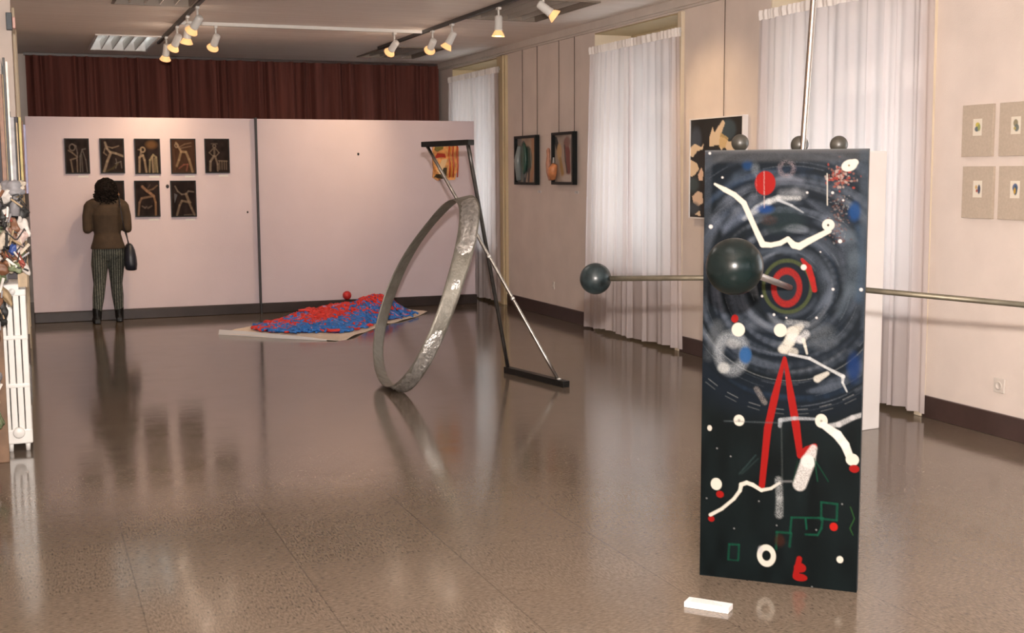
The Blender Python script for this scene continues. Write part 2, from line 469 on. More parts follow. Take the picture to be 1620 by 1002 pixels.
# cream door-like surrounds of the niches
def surround(n, y0, y1, w=0.09, wide_near=None):
    mb = MB(); wn = wide_near or w
    mb.bevel_box(XR-0.035, XR+0.005, y0-wn, y0, 0, 3.09, 0.006)
    mb.box(XR+0.002, XR+0.42, y0, y0+0.012, 0, 3.09); mb.box(XR+0.002, XR+0.42, y1-0.012, y1, 0, 3.09)
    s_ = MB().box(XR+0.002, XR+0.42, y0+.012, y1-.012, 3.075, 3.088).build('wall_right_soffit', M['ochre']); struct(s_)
    if wide_near: mb.bevel_box(XR-0.055, XR-0.03, y0-wn+0.04, y0-wn+0.13, 0, 3.09, 0.006)
    struct(mb.build('trim_%d' % n, M['tan'] if wide_near else M['cream']))
surround(2, 14.72, 16.55, wide_near=0.30); surround(3, 10.08, 11.92, 0.07); surround(4, 6.73, 8.62, 0.07)
# skirting between the niches
ycur = YF; mb = MB()
for (a, b, wn, w) in ((-1.7, .2, .0, .0), (2.55, 4.45, .0, .0), (6.73, 8.62, .07, .0), (10.08, 11.92, .07, .0), (14.72, 16.55, .30, .0)):
    mb.bevel_box(XR-0.025, XR, ycur, a-wn, 0, 0.145, 0.004); ycur = b+w
mb.bevel_box(XR-0.025, XR, ycur, YB, 0, 0.145, 0.004)
struct(mb.build('baseboard_right', M['dark_base']))
mb = MB(); mb.box(-0.04, -0.02, 10.5, YB, 0, 0.145); struct(mb.build('baseboard_left', M['dark_base']))

def window(n, y0, y1):
    z0, z1 = 0.70, 2.86; x = XR+0.45
    mb = MB()
    a, b = y0+0.02, y1-0.02
    for (p, q) in ((a, a+0.12), (b-0.12, b)): mb.box(x, x+0.05, p, q, z0, z1)
    mb.box(x, x+0.05, a, b, z0, z0+0.08); mb.box(x, x+0.05, a, b, z1-0.07, z1)
    m_ = (a+b)/2; mb.box(x-0.01, x+0.05, m_-0.06, m_+0.06, z0, z1)
    mb.box(x-0.012, x+0.052, a, b, 2.25, 2.45)
    fr = mb.build('window_%d' % n, M['white']); struct(fr)
    g = MB().box(x+0.022, x+0.026, a+0.03, b-0.03, z0+0.03, z1-0.03).build('window_pane', M['glass'], fr)
    s = MB().bevel_box(XR+0.06, x, y0+0.015, y1-0.015, 0.67, 0.705, 0.005).build('window_sill', M['white'], fr)
for i, (a, b) in enumerate(WIN+ADDED_WIN): window(i+1, a, b)

# far-left door-frame-like pilaster at the corner of the left wall
mb = MB(); mb.bevel_box(-0.04, -0.012, 12.6, 12.85, 0, ZC, 0.01); mb.bevel_box(-0.04, -0.012, 14.0, 14.12, 0, ZC, 0.01); mb.bevel_box(-0.04, -0.004, 14.45, 14.6, 0, ZC, 0.01)
struct(mb.build('trim_5', M['cream']))

# ================================================================== CEILING LIGHTS
def troffer(x0, x1, y0, y1, lit, label):
    t = thing('ceiling_light', label, 'ceiling light', ((x0+x1)/2, (y0+y1)/2, ZC), 'recessed ceiling lights')
    mb = MB(); e = 0.0
    g = 0.004
    x0, x1, y0, y1 = x0+g, x1-g, y0+g, y1-g
    mb.box(x0, x1, y0, y1, ZC+0.20, ZC+0.215)
    mb.box(x0, x0+0.012, y0, y1, ZC-0.006, ZC+0.2); mb.box(x1-0.012, x1, y0, y1, ZC-0.006, ZC+0.2)
    mb.box(x0, x1, y0, y0+0.012, ZC-0.006, ZC+0.2); mb.box(x0, x1, y1-0.012, y1, ZC-0.006, ZC+0.2)
    for (a, b, c, d) in ((x0-0.02, x1+0.02, y0-0.02, y0+.004), (x0-0.02, x1+0.02, y1-.004, y1+0.02), (x0-0.02, x0+.004, y0, y1), (x1-.004, x1+0.02, y0, y1)):
        mb.box(a, b, c, d, ZC-0.014, ZC-0.001)
    mb.build('housing', M['white_matt'] if lit else M['louver_dark'], t)
    w = x1-x0
    for k in range(1, 5):
        xx = x0+w*k/5
        MB().prism([(xx-0.016, y0+0.013, ZC+0.09), (xx+0.016, y0+0.013, ZC+0.09), (xx+0.004, y0+0.013, ZC-0.004), (xx-0.004, y0+0.013, ZC-0.004)], (0, y1-y0-0.026, 0)).build('louver_fin', M['louver'], t)
    for k in (0, 2, 4):
        xx = x0+w*(k+0.5)/5
        MB().tube([(xx, y0+0.06, ZC+0.14), (xx, y1-0.06, ZC+0.14)], 0.016, 10).build('fluorescent_tube', M['tube_fill'] if lit == 2 else M['tube'] if lit else M['tube_off'], t)
names = ['lit recessed fluorescent ceiling light on the left, above the dark red drape', 'unlit recessed ceiling light behind the spotlights, close to the red drape on the right',
         'recessed ceiling light at the top left edge of the view, beside the left track', 'brownish louvred ceiling light at top right beside the near track spotlights',
         'unseen lit ceiling light added to brighten the room, near the camera over the left side', 'unseen lit ceiling light added to brighten the room, above the painted door panel',
         'unseen lit ceiling light added to brighten the room, just ahead of the camera over the left side', 'unseen lit ceiling light added to brighten the room, just ahead of the camera over the right side']
for (a, nm) in zip(TR, names): troffer(*a, nm)

# ================================================================== TRACKS AND SPOTLIGHTS
def track(name_label, p, q, m):
    p, q = Vector(p), Vector(q); d = (q-p).normalized(); s = Vector((-d.y, d.x, 0))*0.018
    o = thing('lighting_track', name_label, 'light track', p)
    MB().add([p-s, p+s, p+s+Vector((0, 0, -.034)), p-s+Vector((0, 0, -.034)), q-s, q+s, q+s+Vector((0, 0, -.034)), q-s+Vector((0, 0, -.034))],
             [(0, 1, 2, 3), (7, 6, 5, 4), (0, 4, 5, 1), (1, 5, 6, 2), (2, 6, 7, 3), (3, 7, 4, 0)]).build('rail', m, o)
    s2 = s*0.35; z = Vector((0, 0, -0.0345))
    MB().add([p-s2+z, p+s2+z, q+s2+z, q-s2+z, p-s2+z*1.03, p+s2+z*1.03, q+s2+z*1.03, q-s2+z*1.03], [(0, 1, 2, 3), (7, 6, 5, 4), (0, 4, 5, 1), (1, 5, 6, 2), (2, 6, 7, 3), (3, 7, 4, 0)]).build('groove', M['black'], o)
XT1, XT2, YT = 1.53, 4.13, 13.17
track('white ceiling track running across the room between the two long tracks', (XT1+0.02, YT, ZC), (XT2-0.02, YT, ZC), M['white'])
track('dark ceiling track on the left running away from the camera', (XT1, 5.0, ZC), (XT1, 15.2, ZC), M['track_dark'])
track('dark ceiling track on the right running away from the camera', (XT2, 5.0, ZC), (XT2, 15.0, ZC), M['track_dark'])

def spotlight(pos, aim, label, power, lit=True, drop=0.13):
    x, y = pos
    t = thing('spotlight', label, 'spotlight', (x, y, ZC-0.035), 'white track spotlights')
    top = Vector((x, y, ZC-0.036)); piv = top+Vector((0, 0, -drop))
    d = (Vector(aim)-piv).normalized()
    MB().bevel_box(x-0.016, x+0.016, y-0.035, y+0.035, ZC-0.06, ZC-0.036, 0.004).build('adapter', M['white'], t)
    MB().tube([top+Vector((0, 0, -0.02)), piv], 0.010, 10).build('stem', M['white'], t)
    b = piv-d*0.055
    MB().lathe([(0.001, 0), (0.026, 0.0), (0.036, 0.012), (0.037, 0.12), (0.040, 0.125), (0.040, 0.135), (0.03, 0.137)], b, d, 18).build('housing', M['white'], t)
    f = b+d*0.135
    ref = MB().lathe([(0.030, 0.0), (0.043, 0.015), (0.058, 0.045), (0.062, 0.052), (0.060, 0.054), (0.050, 0.036), (0.028, 0.006)], f, d, 20).build('reflector', M['gold'], t)
    MB().lathe([(0.02, 0.008), (0.047, 0.034), (0.042, 0.044), (0.02, 0.052), (0.001, 0.054)], f, d, 18).build('bulb', M['bulb'] if lit else M['white'], t)
    if lit:
        lp = f+d*0.075
        o = lamp('lamp_light', 'SPOT', lp-parent_origin(t), power, (1.0, 0.70, 0.42), parent=t, spot_size=math.radians(70), spot_blend=0.9, shadow_soft_size=0.04)
        o.rotation_euler = d.to_track_quat('-Z', 'Y').to_euler()
        lamp('ceiling_fill', 'POINT', lp-parent_origin(t), CEILING_FILL_W, (1.0, 0.80, 0.64), parent=t, shadow_soft_size=0.05)  # extra point light, added to brighten the ceiling around the lamp
SP = [((XT1, 11.70), (0.7, 13.2, 1.6), 'nearest white spotlight on the left track, tilted down to the left', SPOT_W),
      ((XT1, 12.42), (1.3, 13.4, 0.6), 'white spotlight second along the left track, hanging nearly straight down', SPOT_W),
      ((XT1, 13.3), (0.9, 14.8, 1.5), 'white spotlight on the left track where the cross track meets it', SPOT_W),
      ((XT1, 14.35), (1.45, 14.85, 2.2), 'small white spotlight farthest along the left track by the lit louvre', SPOT_W*0.4),
      ((1.90, YT), (1.55, 14.8, 1.7), 'white spotlight at the left end of the cross track', SPOT_W),
      ((3.80, YT), (3.35, 14.8, 1.9), 'white spotlight at the right end of the cross track', SPOT_W*1.5),
      ((XT2, 12.85), (4.2, 15.5, 1.5), 'slim white spotlight just past the cross track, seen end on', SPOT_W*0.6),
      ((XT2, 12.20), (3.3, 13.0, 1.2), 'white spotlight on the right track, tilted down to the left', SPOT_W*0.7),
      ((XT2, 10.86), (4.05, 10.9, 0.3), 'white spotlight on the right track hanging straight down, beside the brownish louvre', SPOT_W*0.7),
      ((XT2, 9.80), (5.6, 9.4, 1.9), 'nearest white spotlight on the right track, tilted toward the right wall', SPOT_W)]
for (p_, a_, l_, w_) in SP: spotlight(p_, a_, l_, w_)

# ================================================================== DRAPE AND SHEER CURTAINS
def drape():
    xs = np.linspace(0.08, 5.56, 900); zs = np.array([0.02, 0.8, 1.6, 2.2, 2.6, 2.9, 3.08, 3.17])
    mb = MB(); rings = []
    ph = np.cumsum(0.8+0.5*np.sin(np.linspace(0, 60, 900))+0.5*rng.random(900))*0.17
    for z in zs:
        y = 17.08+0.035*np.sin(ph*1.0+0.1*z)+0.012*np.sin(ph*2.3+z)
        rings.append([(x, yy, z) for x, yy in zip(xs, y)])
    mb.loft(rings, closed_u=False, caps=False)
    # second face a few millimetres behind: real cloth thickness
    o = thing('stage_drape', 'dark red pleated drape hanging along the far wall behind the white boards', 'curtain', (2.8, 17.08, 0))
    mb.build('drape_cloth', M['drape'], o, fix=False)
    MB().box(0.06, 5.57, 17.05, 17.12, 3.165, 3.195).build('heading_rail', M['dark_base'], o)
drape()

def curtain(y0, y1, zt, label, nf, spread=0.05, seed=1, zb=0.02):
    r = np.random.default_rng(seed); n = 520
    t = np.linspace(0, 1, n)
    w = 0.35+1.5*np.interp(t*18, np.arange(19), r.random(19)); ph = np.cumsum(w); ph = ph/ph[-1]*nf*2*math.pi
    ph2 = ph*2.37+2*r.random()
    o = thing('sheer_curtain', label, 'curtain', (XR-0.09, (y0+y1)/2, 0), 'sheer white curtains at the right-hand windows')
    zs = np.concatenate([np.linspace(zb, zt-0.55, 16), np.linspace(zt-0.48, zt-0.075, 8)])
    rings = []
    for z in zs:
        k = (zt-z)/(zt-zb)
        yy = y0-spread*k*0.9+(y1-y0+1.8*spread*k)*(t+0.010*np.sin(ph2*0.5+2.5*k)*np.sin(math.pi*t))
        amp = 0.013+0.020*k
        x = XR-0.075-0.012*k+amp*(np.sin(ph+0.5*k)*0.75+0.45*np.sin(ph2+1.2*k))
        zz = np.full(n, z)+(0.012*np.sin(ph*0.21)+0.012 if z == zb else 0)
        rings.append([(float(a), float(b), float(c)) for a, b, c in zip(x, yy, zz)])
    MB().loft(rings, closed_u=False, caps=False).build('curtain_cloth', M['sheer'], o, fix=False)
    # gathered heading tape
    rings = []
    for z in (zt-0.078, zt-0.06, zt-0.03, zt):
        x = XR-0.075+0.010*np.sin(ph*2.2)+0.006*np.sin(ph*5)+(-0.006 if z == zt-0.03 else 0)
        rings.append([(a, y0+(y1-y0)*b, z) for a, b in zip(x, t)])
    h = MB().loft(rings, closed_u=False, caps=False)
    rings2 = [[(a+0.012, b, c) for a, b, c in rr] for rr in rings]
    h.loft(rings2, closed_u=False, caps=False)
    h.build('gathered_heading', M['heading'], o, fix=False)
    MB().box(XR-0.055, XR-0.045, y0+.01, y1-.01, zt-0.045, zt-0.02).build('curtain_rail', M['white'], o)
curtain(14.56, 16.48, 2.965, 'farthest sheer white curtain, partly behind the pink-white board', 9, 0.02, 3)
curtain(9.985, 11.87, 2.94, 'middle sheer white curtain, behind the dark ball on the left rod', 9, 0.11, 5)
curtain(6.61, 8.66, 2.925, 'nearest sheer white curtain, directly behind the painted door panel', 9, 0.03, 8)

# ================================================================== FREESTANDING WHITE BOARDS
YP = 14.83
def board(x0, x1, label):
    t = thing('exhibition_board', label, 'display board', ((x0+x1)/2, YP, 0))
    MB().bevel_box(x0, x1, YP, YP+0.08, 0.115, 2.30, 0.003).build('board_panel', M['panel_pink'], t)
    MB().bevel_box(x0+(0.0), x1, YP-0.065, YP+0.10, 0.0, 0.115, 0.006).build('plinth', M['board_base'], t)
    return t
b1 = board(0.035, 2.553, 'left pink-white board carrying the row of dark prints')
b2 = board(2.573, 5.30, 'right pink-white board, nearly empty, behind the steel ring')
MB().box(2.5535, 2.5725, YP-0.069, YP+0.09, 0.0, 2.31).build('joint_strip', M['black'], b1)

# dark marks on the boards
def knob(x, z, r, label, name='wall_hook'):
    tag(MB().sphere((x, YP-0.004, z), r, 10, 8, (1, 0.6, 1.3)).build(name, M['black']), label, 'hook')
knob(3.80, 1.888, 0.013, 'small dark hook on the right board, high up and alone')
knob(2.444, 1.205, 0.010, 'small dark hook on the left board just beside the dark joint')
knob(1.535, 1.517, 0.018, 'small dark hook between the two lower right prints', 'wall_hook')

# the dark prints
T1, T2, T3 = (0.36, 0.27, 0.20), (0.30, 0.19, 0.12), (0.42, 0.24, 0.13)
def print_canvas(k):
    cv = Canvas(64, 90, (0.016, 0.010, 0.009)); cv.noise(7, 0.5, k)
    S = lambda pts, w=3.5, c=T1, a=0.8: cv.stroke([(x*64, y*90) for x, y in pts], w*1.05, tuple(q*.62 for q in c), a*.9, 2.2, .25)
    E_ = lambda x, y, r, c=T1, rg=3: cv.ellipse((x*64, y*90), r*64, r*70, tuple(q*.62 for q in c), 0.7, 2.0, ring=rg)
    if k == 0:
        E_(.3, .24, .12, (.28, .22, .19)); S([(.14, .33), (.3, .40), (.5, .52)]); S([(.3, .14), (.46, .2), (.51, .4), (.48, .62)], 3, (.25, .2, .18)); S([(.2, .6), (.46, .55)]); S([(.22, .62), (.28, .95)], 4); S([(.48, .6), (.48, .95)], 3)
        S([(.6, .95), (.62, .5), (.72, .3), (.85, .28)], 3, (.25, .22, .2)); S([(.74, .35), (.85, .6), (.9, .95)], 3, (.22, .19, .17)); S([(.68, .45), (.7, .95)], 3, (.2, .18, .16))
    elif k == 1:
        S([(.2, .1), (.28, .28), (.4, .38), (.65, .42), (.95, .5)], 5.5, (.46, .36, .27)); S([(.42, .42), (.27, .65), (.12, .95)], 6.5, (.44, .34, .25)); S([(.2, .2), (.5, .26), (.78, .2)], 3); S([(.2, .25), (.13, .4), (.25, .47)], 3)
        S([(.62, .72), (.85, .66)], 3, (.25, .22, .2)); S([(.64, .58), (.68, .72), (.62, .85)], 2.5, (.25, .22, .2)); S([(.85, .66), (.88, .85)], 2.5, (.25, .22, .2)); S([(.2, .95), (.5, .86), (.72, .72)], 5, (.10, .08, .035), .8)
    elif k == 2:
        cv.ellipse((42, 14), 14, 10, (.16, .08, .03), .6, 8)
        E_(.3, .3, .09, (.5, .36, .24), 3.5); S([(.12, .3), (.25, .3)], 3); S([(.24, .35), (.2, .48)], 5); S([(.14, .95), (.16, .52), (.3, .46), (.36, .6), (.42, .95)], 5, (.52, .38, .26)); S([(.55, .95), (.58, .6), (.72, .45), (.84, .52), (.87, .95)], 4.5, (.44, .36, .22)); S([(.68, .5), (.7, .95)], 5, (.5, .38, .25)); S([(.78, .55), (.78, .95)], 3, (.42, .34, .2))
    elif k == 3:
        cv.a += np.array((.03, .012, .004)); E_(.22, .18, .07); S([(.2, .1), (.36, .3), (.4, .36)], 5, (.42, .29, .18)); S([(.3, .24), (.55, .14), (.82, .1)], 2.5, (.3, .2, .13)); S([(.32, .27), (.82, .2)], 2.5, (.3, .2, .13)); S([(.4, .36), (.3, .6), (.2, .78)], 5.5, (.42, .29, .17)); S([(.4, .36), (.6, .37), (.72, .58), (.85, .95)], 6, (.46, .32, .19)); S([(.3, .85), (.5, .74), (.66, .73), (.6, .92)], 3.5, (.36, .13, .09)); S([(.1, .3), (.14, .9)], 3, (.14, .07, .04))
    elif k == 4:
        S([(.26, .13), (.5, .13)], 3, (.2, .15, .12)); E_(.38, .2, .06, (.26, .2, .16)); S([(.38, .26), (.37, .5)], 5, (.3, .23, .18)); S([(.32, .28), (.16, .4), (.32, .5)], 2.5); S([(.44, .28), (.57, .4), (.42, .52)], 2.5); S([(.35, .5), (.2, .66), (.18, .93)], 5.5, (.44, .34, .26)); S([(.4, .5), (.5, .74), (.5, .93)], 5, (.36, .27, .2)); S([(.55, .64), (.9, .65)], 3); [S([(x, .65), (x, .9)], 2.2) for x in (.58, .68, .78, .87)]
    elif k == 5:
        S([(.6, .22), (.75, .38), (.7, .5)], 6, (.46, .26, .15)); S([(.4, .5), (.7, .5), (.82, .92)], 4.5, T2); S([(.4, .5), (.28, .9)], 4.5, T2)
    elif k == 6:
        S([(.3, .15), (.48, .27), (.62, .34), (.76, .42)], 6.5, (.46, .26, .16)); S([(.5, .27), (.74, .22), (.92, .12)], 3.5, T2); S([(.52, .2), (.62, .1)], 2.5, (.16, .1, .08)); S([(.76, .42), (.83, .6), (.82, .95)], 5, T3); S([(.72, .42), (.25, .48), (.16, .6), (.1, .95)], 5, (.34, .21, .14)); S([(.26, .7), (.38, .75), (.45, .72)], 3.5, (.22, .16, .13)); S([(.5, .76), (.66, .7)], 3.5, (.22, .16, .13))
    else:
        S([(.16, .14), (.26, .28), (.42, .37), (.6, .36), (.7, .28), (.9, .3)], 3.5, (.30, .24, .2)); S([(.6, .36), (.7, .56)], 6.5, (.36, .26, .18)); S([(.76, .6), (.42, .55), (.32, .68), (.2, .95)], 5, (.34, .25, .18)); S([(.68, .56), (.8, .76), (.92, .95)], 5, (.34, .25, .18)); cv.poly([(8, 30), (16, 34), (8, 55)], (.10, .10, .11), .8); S([(.5, .95), (.9, .94)], 2, (.25, .2, .16))
    return cv
PR = [(.432, .695, 2.060, 1.666, 'dark print of two pale figures, leftmost in the top row'),
      (.808, 1.072, 2.062, 1.668, 'dark print of a leaping pale figure above the woman\'s head'),
      (1.184, 1.467, 2.061, 1.659, 'dark print of two arched pale figures, middle of the top row'),
      (1.583, 1.866, 2.063, 1.660, 'reddish dark print of a wide-striding figure, fourth in the top row'),
      (1.967, 2.250, 2.065, 1.666, 'dark print of a standing figure by a small table, rightmost in the top row'),
      (.790, 1.056, 1.587, 1.185, 'dark print half hidden behind the woman\'s head, bottom row'),
      (1.166, 1.444, 1.585, 1.169, 'dark print of a figure bending over, middle of the bottom row'),
      (1.565, 1.854, 1.582, 1.162, 'dark print of a long-armed figure, rightmost in the bottom row')]
for k, (x0, x1, z1, z0, lb) in enumerate(PR):
    t = thing('framed_print', lb, 'picture', ((x0+x1)/2, YP, z0), 'dark prints on the left board')
    y = YP-0.022
    painted_slab('print', print_canvas(k), (x0+.008, y, z1-.008), (x1-x0-.016, 0, 0), (0, 0, z0-z1+.016), (0, 0.015, 0), M['print'], t)
    mb = MB()
    for (a, b, c, d) in ((x0, x0+.012, z0, z1), (x1-.012, x1, z0, z1), (x0+.012, x1-.012, z1-.012, z1), (x0+.012, x1-.012, z0, z0+.012)):
        mb.box(a, b, y-0.004, YP-0.001, c, d)
    mb.build('frame', M['black_frame'], t)
    if k != 5 and k != 1:
        tag(MB().box(x1-.13, x1-.02, YP-.004, YP-.0005, z0-.042, z0-.018).build('caption_card', M['card']),
            'small white caption card under the ' + lb.split(',')[0].replace('dark print of ', 'print of '), 'label', 'caption cards on the left board')

# orange relief on the right board
def orange_relief():
    t = thing('relief_painting', 'small irregular orange, red and cream relief on the right board, behind the steel bars', 'artwork', (4.92, YP, 1.55))
    out = [(4.74, 1.60), (4.75, 1.72), (4.735, 1.85), (4.75, 2.02), (4.90, 2.03), (5.03, 2.02), (5.085, 1.97), (5.08, 1.72), (5.045, 1.64), (5.03, 1.57), (4.95, 1.565), (4.90, 1.60), (4.80, 1.56)]
    MB().prism([(x, YP-0.001, z) for x, z in out], (0, -0.03, 0)).build('backing', mat('relief_cream', (.70, .33, .11), .3, var=.45, scale=16, bump=.6, bscale=20), t)
    y = YP-0.031
    def patch(name, pts, c, d=0.012):
        MB().prism([(x, y, z) for x, z in pts], (0, -d, 0)).build(name, mat('relief_'+name, c, .3), t)
    patch('red_band', [(4.76, 1.83), (4.80, 1.90), (4.90, 1.89), (4.91, 1.84), (4.84, 1.85)], (.5, .04, .015))
    patch('olive_patch', [(4.76, 1.94), (4.80, 1.92), (4.87, 1.95), (4.88, 2.0), (4.78, 2.005)], (.18, .14, .02), .02)
    patch('cream_patch', [(4.79, 1.68), (4.86, 1.82), (4.93, 1.83), (4.90, 1.74), (4.84, 1.62)], (.78, .55, .30), .008)
    patch('dark_patch', [(4.75, 1.60), (4.78, 1.60), (4.86, 1.58), (4.91, 1.62), (4.92, 1.72), (4.88, 1.72), (4.84, 1.64), (4.78, 1.64)], (.05, .035, .012), .02)
    for x in (4.955, 5.005, 5.06):
        MB().tube([(x, y-.004, 1.60), (x+.01, y-.008, 1.75), (x-.005, y-.01, 1.88), (x+.005, y-.006, 2.0)], .009, 8).build('red_ridge', mat('relief_ridge', (.55, .07, .02), .3), t)
    MB().tube([(4.98, y-.004, 1.60), (4.985, y-.006, 1.78), (4.95, y-.006, 1.85), (4.98, y-.006, 1.97)], .012, 8).build('orange_ridge', mat('relief_orange', (.75, .30, .06), .25), t)
orange_relief()

# ================================================================== ITEMS ON THE RIGHT WALL
def wire(y, z1, label):
    tag(MB().tube([(XR-0.012, y, 3.112), (XR-0.012, y, z1)], 0.0035, 6).build('hanging_wire', M['wire']), label, 'wire', 'picture wires on the right wall')
wire(13.91, 2.09, 'thin hanging wire, left one above the green-figure picture')
wire(13.45, 2.09, 'thin hanging wire, right one above the green-figure picture')
wire(12.82, 2.095, 'thin hanging wire, left one above the red-figure picture')
wire(12.40, 2.095, 'thin hanging wire, right one above the red-figure picture')
wire(9.30, 2.12, 'thin hanging wire above the black and cream abstract painting')

def wall_frame(y0, y1, z0, z1, d, fw_, cv, label, group=None):
    """y0 < y1; seen from the room, y1 is the left side"""
    t = thing('framed_relief', label, 'picture', (XR, (y0+y1)/2, z0), group)
    x = XR-0.014
    mb = MB()
    mb.box(x-d, x, y0, y0+fw_, z0, z1); mb.box(x-d, x, y1-fw_, y1, z0, z1)
    mb.box(x-d, x, y0+fw_, y1-fw_, z0, z0+fw_); mb.box(x-d, x, y0+fw_, y1-fw_, z1-fw_, z1)
    mb.build('frame', M['black_frame'], t)
    painted_slab('painting', cv, (x-0.02, y1-fw_, z1-fw_), (0, -(y1-y0-2*fw_), 0), (0, 0, -(z1-z0-2*fw_)), (0.015, 0, 0), M['paint'], t)
    return t
cv = Canvas(70, 80, (.34, .25, .18)); cv.noise(6, .2, 21)
cv.poly([(0, 0), (16, 0), (14, 80), (0, 80)], (.18, .17, .16)); cv.stroke([(56, 5), (58, 40), (48, 78)], 12, (.42, .20, .09), .8, 6)
cv.stroke([(44, 60), (60, 30)], 10, (.38, .26, .14), .7, 6)
cv.ellipse((22, 14), 7, 10, (.05, .07, .06)); cv.ellipse((38, 38), 14, 24, (.02, .06, .05), .95, 2)
cv.stroke([(24, 20), (18, 42), (22, 76)], 11, (.16, .2, .2), 1, 2); cv.stroke([(32, 55), (26, 76)], 9, (.03, .05, .06)); cv.stroke([(42, 56), (40, 76)], 7, (.05, .04, .04))
cv.stroke([(20, 18), (19, 26)], 3, (.5, .48, .44)); cv.stroke([(30, 56), (27, 70)], 2, (.4, .4, .38)); cv.stroke([(47, 22), (50, 50)], 2, (.3, .32, .3))
g1 = wall_frame(13.38, 14.05, 1.51, 2.088, 0.055, 0.03, cv, 'black-framed picture of a dark green figure, left of the pair on wires')
cg = [mat('relief_green', (.03, .08, .06), .3), mat('relief_grey', (.22, .25, .25), .3)]
MB().sphere((XR-.05, 13.78, 1.82), .11, 14, 10, (.28, .75, 1.7)).build('green_body', cg[0], g1)
MB().tube([(XR-.045, 13.92, 1.97), (XR-.055, 13.96, 1.80), (XR-.05, 13.93, 1.56)], [.03, .05, .035], 8).build('grey_body', cg[1], g1)
cv = Canvas(70, 80, (.36, .30, .25)); cv.noise(6, .2, 22)
cv.stroke([(3, 8), (10, 20)], 12, (.05, .05, .05)); cv.ellipse((16, 28), 9, 14, (.50, .33, .16), 1, 3); cv.stroke([(20, 42), (28, 66)], 10, (.36, .23, .08), 1, 3)
cv.stroke([(40, 14), (46, 30), (48, 60)], 15, (.17, .035, .03), 1, 3); cv.ellipse((44, 12), 10, 9, (.22, .11, .09), .9, 3); cv.stroke([(34, 18), (38, 44), (44, 62)], 4, (.05, .04, .04)); cv.stroke([(58, 10), (62, 70)], 7, (.18, .17, .16), .8, 4)
cv.ellipse((44, 73), 20, 7, (.55, .48, .43), .9, 4)
g2 = wall_frame(12.32, 12.91, 1.518, 2.095, 0.055, 0.03, cv, 'black-framed picture with dark red figure and orange form breaking out of its frame')
mo = mat('relief_flesh_orange', (.62, .24, .10), .45, var=.25, scale=18)
MB().tube([(XR-.07, 12.85, 1.575), (XR-.085, 12.84, 1.63), (XR-.085, 12.825, 1.69), (XR-.07, 12.80, 1.745)], [.03, .05, .052, .03], 12).build('orange_torso', mo, g2)
MB().tube([(XR-.085, 12.828, 1.72), (XR-.092, 12.825, 1.70), (XR-.094, 12.83, 1.665)], [.014, .02, .012], 8).build('dark_mouth', mat('relief_dark_red', (.28, .05, .03), .5), g2)
mp_ = mat('relief_flesh_pink', (.50, .24, .16), .5, var=.25, scale=18)
MB().tube([(XR-.06, 12.94, 1.57), (XR-.07, 12.965, 1.66), (XR-.07, 12.985, 1.76), (XR-.065, 12.995, 1.84), (XR-.06, 13.01, 1.90), (XR-.055, 13.015, 1.925)], [.026, .033, .030, .020, .024, .012], 10).build('pink_arm', mp_, g2)
MB().tube([(XR-.05, 12.90, 1.60), (XR-.055, 12.89, 1.72), (XR-.05, 12.885, 1.82)], [.016, .02, .012], 8).build('grey_strip', mat('relief_pale_grey', (.40, .38, .36), .5), g2)
for (y, z, lb) in ((13.41, 1.432, 'small white caption card below the green-figure picture'), (12.36, 1.437, 'small white caption card below the red-figure picture')):
    t = thing('caption_card', lb, 'label', (XR, y, z), 'caption cards on the right wall')
    MB().box(XR-.004, XR-.0005, y-.05, y+.05, z-.014, z+.014).build('card', M['card'], t)
    mb = MB(); [mb.box(XR-.0046, XR-.004, y-.035, y+.035-.012*k, z+.006-.008*k, z+.0085-.008*k) for k in range(3)]
    mb.build('printed_lines', M['ink'], t)

# abstract painting
cv = Canvas(90, 100, (.010, .012, .013)); cv.noise(6, .4, 31)
cream, ochre, blu = (.74, .58, .40), (.62, .42, .16), (.05, .12, .16)
cv.ellipse((10, 20), 9, 12, (.05, .07, .10), .8, 5); cv.ellipse((64, 12), 14, 10, (.04, .07, .09), .9, 3)
cv.poly([(34, 18), (39, 8), (42, 14), (56, 2), (60, 5), (52, 18), (60, 20), (68, 24), (84, 20), (88, 30), (66, 34), (60, 28), (54, 32), (50, 26), (34, 28)], cream)
cv.poly([(52, 14), (66, 20), (60, 30), (50, 28)], ochre, .7)
cv.poly([(0, 28), (8, 24), (20, 28), (24, 24), (22, 30), (12, 32), (4, 38), (0, 36)], cream); cv.ellipse((30, 35), 4, 2.5, (.5, .14, .05)); cv.ellipse((78, 28), 8, 5, cream, 1, 2)
cv.poly([(0, 40), (12, 44), (16, 50), (8, 56), (2, 58), (0, 56)], cream); cv.poly([(20, 48), (24, 54), (22, 62), (16, 62), (14, 56)], (.72, .5, .36))
cv.ellipse((6, 66), 10, 7, (.04, .07, .08), .9, 4); cv.poly([(4, 78), (14, 72), (22, 74), (24, 84), (14, 88), (6, 84)], (.70, .52, .38)); cv.ellipse((8, 90), 10, 6, (.04, .06, .08), .9, 4); cv.poly([(10, 96), (18, 92), (20, 98)], cream)
cv.poly([(40, 50), (60, 45), (70, 60), (55, 75), (42, 68)], cream); cv.poly([(60, 70), (85, 66), (80, 90), (62, 88)], (.05, .10, .13)); cv.poly([(30, 84), (48, 80), (50, 96), (34, 97)], ochre)
t = thing('abstract_painting', 'black and cream abstract painting on the right wall behind the painted door panel', 'picture', (XR, 9.37, 1.235))
painted_slab('canvas', cv, (XR-.045, 9.80, 2.108), (0, -.865, 0), (0, 0, -.858), (0.03, 0, 0), M['paint'], t, (.5, .47, .43))
mb = MB()
